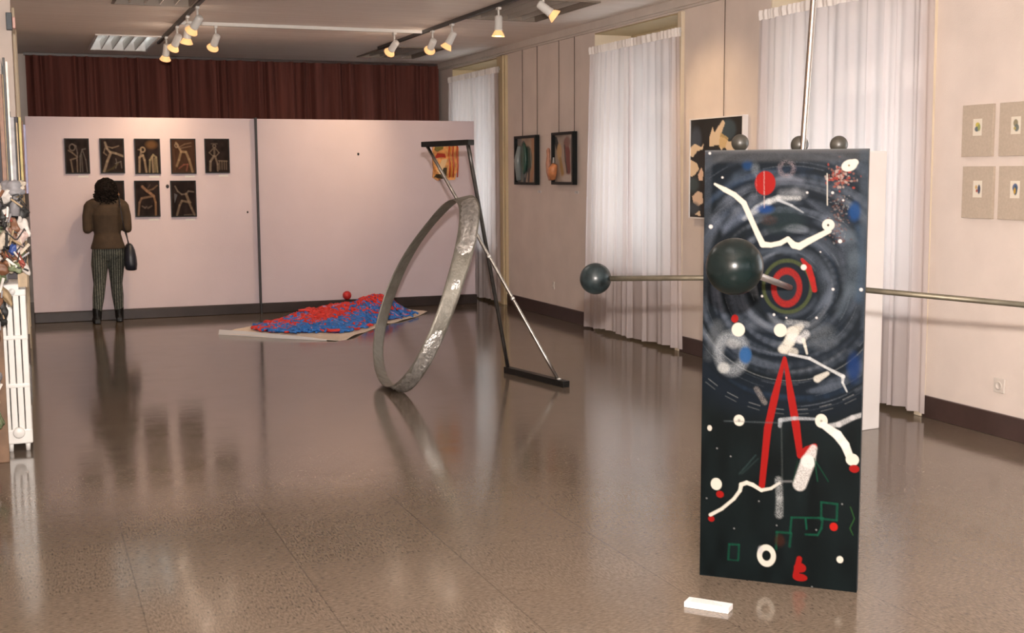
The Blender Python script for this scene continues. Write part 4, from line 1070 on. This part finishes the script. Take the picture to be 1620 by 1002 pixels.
panel_sculpture()

# title block on the floor before the panel
t = thing('title_block', 'small white title block lying on the floor in front of the painted panel', 'label', (2.34, 3.96, 0))
a = Vector((2.383, 3.882, 0))-Vector((2.267, 4.011, 0)); L = a.length; a.normalize(); b = Vector((-a.y, a.x, 0))
T = Matrix(((a.x, b.x, 0, 2.267), (a.y, b.y, 0, 4.011), (0, 0, 1, 0), (0, 0, 0, 1)))
MB().bevel_box(0, L, 0, .062, 0, .022, .002, T).build('block', M['card'], t)
mb = MB()
for k in range(3): mb.box(.02, L-.03-.02*k, .018+.013*k, .0205+.013*k, .0218, .0224, T)
mb.build('printed_lines', M['ink'], t)

# tall white board behind the panel, by the curtain
T = Matrix.Translation((5.06, 6.444, 0)) @ Matrix.Rotation(math.radians(9), 4, 'Z')
tag(MB().bevel_box(-.40, 0, 0, .36, 0, 1.775, .006, T).build('white_column', M['white_matt']),
    'tall narrow white plinth standing between the painted panel and the nearest curtain', 'plinth')

# ================================================================== RADIATOR
def radiator():
    t = thing('radiator', 'white cast-iron column radiator against the left wall, seen end on', 'radiator', (-.1, 8.4, 0))
    x0, x1 = -.178, -.024; n = 14; p = .062
    def section(y):
        mb = MB(); w = (x1-x0)/4
        for k in range(4):
            xc = x0+w*(k+.5)
            mb.bevel_box(xc-.0163, xc+.0163, y-.025, y+.025, .05, 1.0, .004, seg=2)
        for z, h in ((.975, .075), (.69, .03), (.40, .03), (.09, .09)):
            mb.bevel_box(x0, x1, y-.0275, y+.0275, z-h/2, z+h/2, .009, seg=3)
        return mb
    for i in range(n):
        s = section(7.91+i*p).build('radiator_section', M['white'], t)
    for y in (7.91, 7.91+(n-1)*p):
        for x in (x0+.03, x1-.03):
            MB().tube([(x, y, 0), (x, y, .06)], [.013, .016], 10).build('foot', M['white'], t)
    MB().lathe([(.034, 0), (.034, .012), (.026, .018), (.001, .018)], ((x0+x1)/2, 7.884, .115), (0, -1, 0), 18).build('end_plug', M['white'], t)
    MB().lathe([(.020, 0), (.020, .010), (.001, .012)], ((x0+x1)/2, 7.884, .965), (0, -1, 0), 14).build('end_plug', M['white'], t)
radiator()

# ================================================================== JUNK ASSEMBLAGE AT THE LEFT EDGE
def assemblage():
    t = thing('junk_assemblage', 'tall assemblage of scrap, rags, tins and upright sticks at the left edge', 'artwork', (-.2, 7.45, 0))
    r = random.Random(21)
    MB().bevel_box(-.30, -.015, 7.62, 7.65, 1.06, 1.98, .004).build('backing_board', mat('dark_backing_wood', (.035, .028, .035), .6, var=.3, scale=9), t)
    MB().bevel_box(-.30, -.155, 7.60, 7.64, 0, 1.10, .004).build('lower_board', mat('brown_backing_wood', (.16, .09, .05), .6, var=.3, scale=9), t)
    cols = {'grey': (.25, .245, .26), 'white': (.66, .62, .58), 'black': (.02, .02, .02), 'yellow': (.34, .27, .08), 'violet': (.16, .15, .24), 'tan': (.36, .26, .15), 'green': (.14, .17, .09), 'red': (.25, .05, .035), 'blue': (.04, .08, .28), 'brown': (.18, .08, .04), 'cream': (.52, .45, .36), 'pink': (.55, .42, .38)}
    ms = {k: mat('scrap_'+k, v, .5, var=.2, scale=25) for k, v in cols.items()}
    for (x, w, z0, z1, c) in ((-.048, .020, 1.60, 1.97, 'grey'), (-.0255, .008, 1.60, 1.94, 'tan'), (-.009, .014, 1.60, 1.97, 'yellow'), (.013, .013, 1.55, 1.93, 'violet'),
                              (-.062, .012, 1.58, 2.27, 'white'), (-.076, .012, 1.60, 2.29, 'black'), (-.100, .022, 1.55, 2.20, 'brown'), (-.035, .006, 1.60, 1.96, 'black'), (-.0200, .004, 1.58, 1.97, 'black'), (.0035, .005, 1.55, 1.95, 'brown'), (-.0555, .004, 1.60, 2.0, 'black'), (-.0840, .005, 1.60, 2.2, 'tan')):
        MB().bevel_box(x-w/2, x+w/2, 7.40, 7.43, z0, z1, .002).build('upright_stick', ms[c], t)
    MB().add([(-.09, 7.41, 2.29), (-.068, 7.41, 2.15), (-.068, 7.41, 1.62), (-.09, 7.41, 1.62), (-.09, 7.43, 2.29), (-.068, 7.43, 2.15), (-.068, 7.43, 1.62), (-.09, 7.43, 1.62)],
             [(0, 1, 2, 3), (7, 6, 5, 4), (0, 4, 5, 1), (1, 5, 6, 2), (2, 6, 7, 3), (3, 7, 4, 0)]).build('slanted_slat', ms['black'], t)
    def blob(name, c, p, rad, sc, k=.25):
        ph = [r.uniform(0, 6) for _ in range(4)]
        q5 = [r.uniform(4, 9) for _ in range(3)]
        fn = lambda q: max(.35, 1+k*math.sin(3*q.x+ph[0])*math.sin(4*q.y+ph[1])+k*.6*math.sin(6*q.z+ph[2])+k*.7*abs(math.sin(q5[0]*q.x+q5[1]*q.z+ph[3]))-k*.5*abs(math.sin(q5[2]*q.z-5*q.x)))
        tilt = Matrix.Rotation(r.uniform(-.7, .7), 3, 'Y') @ Matrix.Rotation(r.uniform(-.4, .4), 3, 'X')
        MB().sphere(p, rad, 20, 14, sc, T=tilt, fn=fn).build(name, ms[c], t)
    def shard(c, p, L, W, ang):
        T_ = Matrix.Translation(p) @ Matrix.Rotation(ang, 4, 'Y') @ Matrix.Rotation(r.uniform(-.5, .5), 4, 'Z')
        mb = MB(); mb.bevel_box(-W/2, W/2, -.006, .006, -L/2, L/2, .002, T_, 1); mb.build('wood_splinter', ms[c], t)
    # white rag bundle and tins under the sticks
    blob('rag_bundle', 'grey', (-.062, 7.40, 1.575), .05, (1.1, .8, .9)); blob('rag_bundle', 'cream', (-.02, 7.40, 1.60), .025, (1, .8, 1)); blob('rag_bundle', 'white', (-.10, 7.40, 1.54), .04, (1, .8, 1.1))
    MB().tube([(-.062, 7.385, 1.43), (-.052, 7.38, 1.53)], .027, 16).build('tin_can', ms['grey'], t)
    MB().tube([(-.115, 7.385, 1.40), (-.112, 7.38, 1.47)], .022, 14).build('tin_can', ms['white'], t)
    blob('rag', 'white', (-.018, 7.40, 1.36), .042, (.7, .7, 1.5)); blob('rag', 'pink', (-.03, 7.38, 1.31), .035, (.7, .7, 1.4)); blob('rag', 'pink', (-.06, 7.40, 1.22), .03, (.8, .7, 1.8))
    blob('plastic_bottle', 'white', (-.028, 7.38, 1.15), .03, (.75, .8, 2.0), .06); blob('scrap_piece', 'blue', (-.078, 7.37, 1.24), .022, (.9, .8, 1.3)); blob('scrap_piece', 'green', (-.07, 7.37, 1.15), .035, (1.0, .7, 1.0)); blob('scrap_piece', 'brown', (-.062, 7.39, 1.36), .03, (.9, .8, 1.6))
    blob('scrap_piece', 'red', (-.045, 7.36, 1.19), .018, (.8, .8, 2.6)); blob('scrap_piece', 'brown', (-.10, 7.38, 1.18), .03, (.9, .8, 1.6)); blob('scrap_piece', 'cream', (-.125, 7.38, 1.30), .035, (.8, .8, 1.6)); blob('scrap_piece', 'black', (-.12, 7.38, 1.42), .03, (.8, .8, 1.6))
    MB().add([(-.06, 7.42, 1.03), (-.012, 7.42, 1.03), (-.012, 7.42, 1.12), (-.06, 7.42, 1.10), (-.06, 7.46, 1.03), (-.012, 7.46, 1.03), (-.012, 7.46, 1.12), (-.06, 7.46, 1.10)],
             [(0, 1, 2, 3), (7, 6, 5, 4), (0, 4, 5, 1), (1, 5, 6, 2), (2, 6, 7, 3), (3, 7, 4, 0)]).build('cardboard_piece', ms['tan'], t)
    for k in range(26):
        z = 1.10+.47*r.random(); x = -.012-.11*r.random()
        shard(r.choice(['brown', 'black', 'grey', 'white', 'tan', 'black', 'cream', 'red']), (x, 7.345+.02*r.random(), z), r.uniform(.03, .09), r.uniform(.006, .016), r.uniform(-1.2, 1.2))
    for k in range(14):
        z = .1+.95*r.random(); xm = np.interp(z, [0, .45, .8, 1.1], [-.20, -.168, -.128, -.09])
        shard(r.choice(['brown', 'black', 'green', 'white', 'tan', 'grey']), (xm-.02-.03*r.random(), 7.42, z), r.uniform(.04, .10), r.uniform(.006, .014), r.uniform(-.6, .6))
    # wires
    for k in range(5):
        z = r.uniform(1.1, 1.6); pts = []
        for i in range(8): pts.append((-.13+.13*i/7+r.uniform(-.008, .008), 7.35+r.uniform(-.01, .01), z+.03*math.sin(i*1.1+k)+r.uniform(-.01, .01)))
        MB().tube(pts, .004, 6).build('wire_loop', ms['black'], t)
    # smaller scraps filling the mass, then the narrow lower column
    keys = ['grey', 'white', 'black', 'tan', 'green', 'red', 'brown', 'cream', 'pink', 'grey', 'brown', 'black', 'white']
    for k in range(26):
        z = 1.08+.52*r.random(); x = -.255+r.random()*.24
        blob('scrap_piece', r.choice(keys), (x, 7.44+r.uniform(-.03, .03), z), r.uniform(.018, .04), (r.uniform(.7, 1.1), .7, r.uniform(.8, 1.8)))
    for k in range(34):
        z = .04+1.06*r.random(); xm = np.interp(z, [0, .45, .8, 1.1], [-.20, -.168, -.128, -.09])
        x = max(-.27, xm-.025-r.random()*.085)
        blob('scrap_piece', r.choice(['brown', 'green', 'tan', 'grey', 'black', 'brown', 'red', 'white', 'green']), (x, 7.50+r.uniform(-.05, .05), z), r.uniform(.018, .036), (r.uniform(.6, 1.0), .8, r.uniform(.8, 2.0)))
assemblage()

# alarm lamp high on the left wall
t = thing('alarm_lamp', 'small dark box with a pinkish lamp, high on the left wall by the ceiling', 'lamp', (-.03, 10.45, 2.83))
MB().bevel_box(-.075, -.03, 10.44, 10.497, 2.765, 2.895, .004).build('box', mat('dark_teal_box', (.02, .035, .05), .4), t)
MB().bevel_box(-.03, -.008, 10.42, 10.497, 2.775, 2.86, .004).build('lens', mat('pink_lens', (.72, .40, .34), .3), t)

# ================================================================== WOMAN
def voxel(mb, name, m, parent, size, smooth=4):
    o = mb.build(name, m, parent, fix=True)
    md = o.modifiers.new('remesh', 'REMESH'); md.mode = 'VOXEL'; md.voxel_size = size; md.use_smooth_shade = True
    s = o.modifiers.new('smooth', 'SMOOTH'); s.factor = .5; s.iterations = smooth
    dg = bpy.context.evaluated_depsgraph_get(); me = bpy.data.meshes.new_from_object(o.evaluated_get(dg))
    old = o.data; o.modifiers.clear(); o.data = me; bpy.data.meshes.remove(old)
    me.name = name
    if not me.materials: me.materials.append(m)
    me.polygons.foreach_set('use_smooth', [True]*len(me.polygons))
    return o
def limb(mb, pts, rs, n=14):
    """tapered limb with rounded ends; rs entries are radii or (across, deep) pairs"""
    P = [Vector(p) for p in pts]; 
    def pr(x): return x if isinstance(x, (tuple, list)) else (x, x)
    R_ = [pr(x) for x in rs]
    d0 = (P[1]-P[0]).normalized(); d1 = (P[-1]-P[-2]).normalized()
    a, b = R_[0], R_[-1]; ka, kb = min(a), min(b)
    pp = [P[0]-d0*ka*.95, P[0]-d0*ka*.7]+P+[P[-1]+d1*kb*.7, P[-1]+d1*kb*.95]
    rr = [(a[0]*.3, a[1]*.3), (a[0]*.72, a[1]*.72)]+R_+[(b[0]*.72, b[1]*.72), (b[0]*.3, b[1]*.3)]
    mb.tube(pp, rr, n, squash=(1, 0, 0) if abs(d0.x) < .8 else (0, 1, 0))
def woman():
    cx, cy = .832, 14.46
    t = thing('person', 'person with dark curly hair, brown jacket and patterned trousers, seen from behind', 'person', (cx, cy, 0))
    V = lambda x, y, z: (cx+x, cy+y, z)
    skin = mat('skin', (.45, .27, .19), .5)
    # continuous body
    b = MB()
    limb(b, [V(0, .0, .80), V(0, -.01, .90), V(0, .01, 1.03), V(0, .0, 1.18), V(0, .0, 1.29)], [(.145, .10), (.148, .11), (.115, .085), (.14, .10), (.13, .085)])
    limb(b, [V(-.12, 0, 1.315), V(.12, 0, 1.315)], [.055, .055])
    limb(b, [V(0, .01, 1.33), V(.0, .025, 1.44)], [.055, .05])
    limb(b, [V(.005, .03, 1.46), V(.005, .03, 1.55)], [(.072, .085), (.078, .098)], 18)
    b.tube([V(.005, .12, 1.50), V(.005, .145, 1.475), V(.005, .125, 1.465)], [.008, .014, .01], 8)     # nose
    for s in (-1, 1):
        b.sphere(V(.005+s*.08, .03, 1.495), .022, 10, 8, (.45, .8, 1.3))                                # ears
        b.sphere(V(.005+s*.03, .118, 1.508), .011, 8, 6)                                                # eyes
    b.tube([V(-.018, .118, 1.440), V(.005, .126, 1.442), V(.028, .118, 1.440)], [.005, .009, .005], 8)   # mouth
    legs = {-1: [V(-.075, 0, .82), V(-.098, .01, .66), V(-.105, .02, .44), V(-.125, .0, .30), V(-.145, .0, .08)], 1: [V(.075, .02, .82), V(.082, .05, .66), V(.078, .09, .44), V(.088, .11, .30), V(.098, .13, .08)]}
    for s in (-1, 1):
        limb(b, legs[s], [(.082, .10), (.080, .088), (.053, .055), (.055, .062), (.036, .038)])
        f = legs[s][-1]; limb(b, [(f[0], f[1]-.02, .045), (f[0]+s*.01, f[1]+.13, .03)], [(.034, .034), (.036, .022)])
    for s in (-1, 1):
        sh, el, wr = V(s*.175, 0, 1.30), V(s*.205, -.03, 1.05), V(s*.09, .19, 1.12)
        limb(b, [sh, V(s*.20, -.015, 1.18), el], [.052, .045, .038]); limb(b, [el, V(s*.16, .07, 1.08), wr], [.038, .035, .026])
        pw = Vector(wr); pd = Vector((-s*.5, .75, .25)).normalized(); side = Vector((0, 0, 1)); side = (side-pd*side.dot(pd)).normalized()
        limb(b, [pw, pw+pd*.045, pw+pd*.085], [(.028, .017), (.036, .016), (.036, .014)], 10)
        nrm = pd.cross(side)*(-s)
        for k, ln in enumerate((.062, .072, .068, .052)):
            q = pw+pd*.088+side*(.026-.0175*k)
            p1 = q+pd*ln*.45; p2 = p1+(pd*.75-nrm*.55*s*-1).normalized()*ln*.35; p3 = p2+(pd*.35+nrm*.8).normalized()*ln*.25
            b.tube([q-pd*.02, q, p1, p2, p3], [.0085, .0085, .008, .0075, .006], 8)
        th = pw+pd*.025+side*.03
        b.tube([th, th+side*.022+pd*.018, th+side*.028+pd*.045, th+side*.022+pd*.062], [.010, .010, .009, .007], 8)
    voxel(b, 'body', skin, t, .0065, 3)
    # trousers
    tr_m, nt, bs = node_mat('patterned_trousers')
    tc = nt.nodes.new('ShaderNodeTexCoord'); wv = nt.nodes.new('ShaderNodeTexWave'); wv.bands_direction = 'X'; wv.inputs['Scale'].default_value = 13; wv.inputs['Distortion'].default_value = 1.2; wv.inputs['Detail'].default_value = 2; wv.inputs['Detail Scale'].default_value = 6
    nt.links.new(tc.outputs['Object'], wv.inputs[0])
    nz = nt.nodes.new('ShaderNodeTexNoise'); nz.inputs['Scale'].default_value = 55; nt.links.new(tc.outputs['Object'], nz.inputs['Vector'])
    mm = nt.nodes.new('ShaderNodeMath'); mm.operation = 'MULTIPLY'; nt.links.new(wv.outputs['Fac'], mm.inputs[0]); nt.links.new(nz.outputs['Fac'], mm.inputs[1])
    cr = nt.nodes.new('ShaderNodeValToRGB'); cr.color_ramp.elements[0].position = .1; cr.color_ramp.elements[0].color = (.018, .024, .022, 1); cr.color_ramp.elements[1].position = .5; cr.color_ramp.elements[1].color = (.15, .155, .13, 1)
    nt.links.new(mm.outputs[0], cr.inputs[0]); nt.links.new(cr.outputs[0], bs.inputs['Base Color']); bs.inputs['Roughness'].default_value = .8
    q = MB()
    limb(q, [V(0, -.005, .80), V(0, -.012, .86), V(0, .0, .98)], [(.172, .120), (.172, .124), (.128, .098)], 20)
    for s in (-1, 1):
        q.sphere(V(s*.066, -.058, .800), .078, 14, 10, (1, .85, 1.05))
        limb(q, [V(s*.080, 0, .80)]+[Vector(p) for p in legs[s][1:-1]]+[Vector(legs[s][-1])+Vector((0, 0, .05))], [(.094, .108), (.092, .098), (.066, .066), (.064, .068), (.048, .050)])
    voxel(q, 'trousers', tr_m, t, .008, 3)
    # jacket
    jk = mat('brown_jacket_wool', (.048, .030, .017), .85, var=.18, scale=14, bump=.25, bscale=26)
    j = MB()
    j.tube([V(0, -.008, .838), V(0, -.008, .87), V(0, -.008, .92), V(0, .0, 1.0), V(0, .0, 1.10), V(0, -.005, 1.21), V(0, -.005, 1.29), V(0, -.005, 1.34)], [(.186, .152), (.180, .148), (.162, .132), (.143, .107), (.154, .112), (.168, .118), (.162, .10), (.12, .075)], 28, squash=(1, 0, 0))
    limb(j, [V(-.145, 0, 1.325), V(0, -.0, 1.345), V(.145, 0, 1.325)], [.068, .075, .068], 16)
    for s in (-1, 1):
        limb(j, [V(s*.175, 0, 1.305), V(s*.206, -.012, 1.19), V(s*.212, -.028, 1.06)], [.066, .054, .050], 14)
        limb(j, [V(s*.212, -.028, 1.055), V(s*.165, .07, 1.08), V(s*.105, .165, 1.112)], [.050, .045, .038], 14)
    voxel(j, 'jacket', jk, t, .008, 4)
    MB().tube([V(-.09, .02, 1.39), V(-.05, -.055, 1.395), V(0, -.068, 1.395), V(.05, -.055, 1.395), V(.09, .02, 1.39)], [(.012, .022)]*5, 10).build('collar', jk, t)
    # hair: dense curls over a rounded mass
    hm = mat('dark_curly_hair', (.010, .007, .006), .7, var=.4, scale=30, spec=.12)
    h = MB(); rr = random.Random(4)
    h.sphere(V(-.004, -.005, 1.505), .106, 24, 18, (1.07, .98, 1.05)); h.sphere(V(.0, -.02, 1.42), .085, 20, 14, (1.2, .8, .7))
    for k in range(260):
        th = math.acos(rr.uniform(-.85, 1)); ph = rr.uniform(0, 6.283)
        dv = Vector((math.sin(th)*math.cos(ph), math.sin(th)*math.sin(ph), math.cos(th)))
        if dv.y > .45 and dv.z < .45: continue
        c = Vector(V(.005, -.005, 1.495))+Vector((dv.x*.112, dv.y*.10, dv.z*.118-.004))
        a0 = rr.uniform(0, 6.28); e1 = dv.orthogonal().normalized(); e2 = dv.cross(e1); rad = rr.uniform(.010, .018)
        h.tube([c+(e1*math.cos(a0+i*.9)+e2*math.sin(a0+i*.9))*rad+dv*(.003*i-.006) for i in range(7)], .0058, 5)
    for k in range(90):
        ph = rr.uniform(math.pi*1.02, math.pi*1.98); z = rr.uniform(1.35, 1.45)
        c = Vector(V(.0+.118*math.cos(ph), .0+.088*math.sin(ph), z)); rad = rr.uniform(.010, .018); a0 = rr.uniform(0, 6)
        h.tube([c+Vector((math.cos(a0+i)*rad, math.sin(a0+i)*rad, -.006*i+.015)) for i in range(7)], .006, 5)
    h.build('hair', hm, t)
    # ankle boots
    bt = mat('black_leather_boot', (.006, .006, .006), .45, spec=.25)
    for s in (-1, 1):
        f = Vector(legs[s][-1]); o = MB()
        limb(o, [(f.x, f.y, .165), (f.x, f.y, .09), (f.x, f.y, .055)], [(.052, .055), (.047, .052), (.045, .055)])
        limb(o, [(f.x, f.y-.02, .052), (f.x+s*.008, f.y+.07, .045), (f.x+s*.014, f.y+.15, .034)], [(.042, .04), (.046, .036), (.038, .026)])
        o.box(f.x-.032, f.x+.032, f.y-.062, f.y+.0, 0.001, .05)
        o.box(f.x-.036+s*.01, f.x+.036+s*.01, f.y+.05, f.y+.17, .001, .02)
        voxel(o, 'boot', bt, t, .006, 2)
    # shoulder bag on her right side: held, so a thing of its own
    g = thing('shoulder_bag', 'dark blue-black leather shoulder bag hanging at the right side of the person', 'bag', (cx+.225, cy-.02, .59))
    bg = mat('dark_blue_leather', (.012, .015, .026), .38, var=.2, scale=18)
    rings = []
    for z, wx, wy in ((.592, .038, .11), (.60, .058, .135), (.66, .068, .148), (.74, .066, .146), (.82, .054, .13), (.875, .034, .105), (.89, .018, .09)):
        rings.append([V(.235-.04*(z-.6)+wx*math.copysign(abs(math.cos(a))**.7, math.cos(a)), -.02+wy*math.copysign(abs(math.sin(a))**.6, math.sin(a)), z) for a in [2*math.pi*k/28 for k in range(28)]])
    MB().loft(rings).build('bag_body', bg, g)
    for dy in (-.06, .05):
        MB().tube([V(.222, dy-.02, .88), V(.205, dy*.7-.02, .95), V(.185, dy*.4-.04, 1.02)], [(.004, .010)]*3, 8, squash=(1, 0, 0)).build('handle', bg, g)
    MB().tube([V(.185, -.04, 1.01), V(.168, -.108, 1.09), V(.15, -.128, 1.2), V(.14, -.10, 1.32), V(.135, -.03, 1.41), V(.14, .06, 1.37), V(.16, .12, 1.24), V(.20, .10, 1.08), V(.21, .02, .96), V(.215, .0, .89)], [(.005, .014)]*10, 8, squash=(1, 0, 0)).build('strap', bg, g)
    MB().tube([V(.222, -.12, .888), V(.222, .085, .888)], .005, 8).build('zip', M['blackened'], g)
woman()
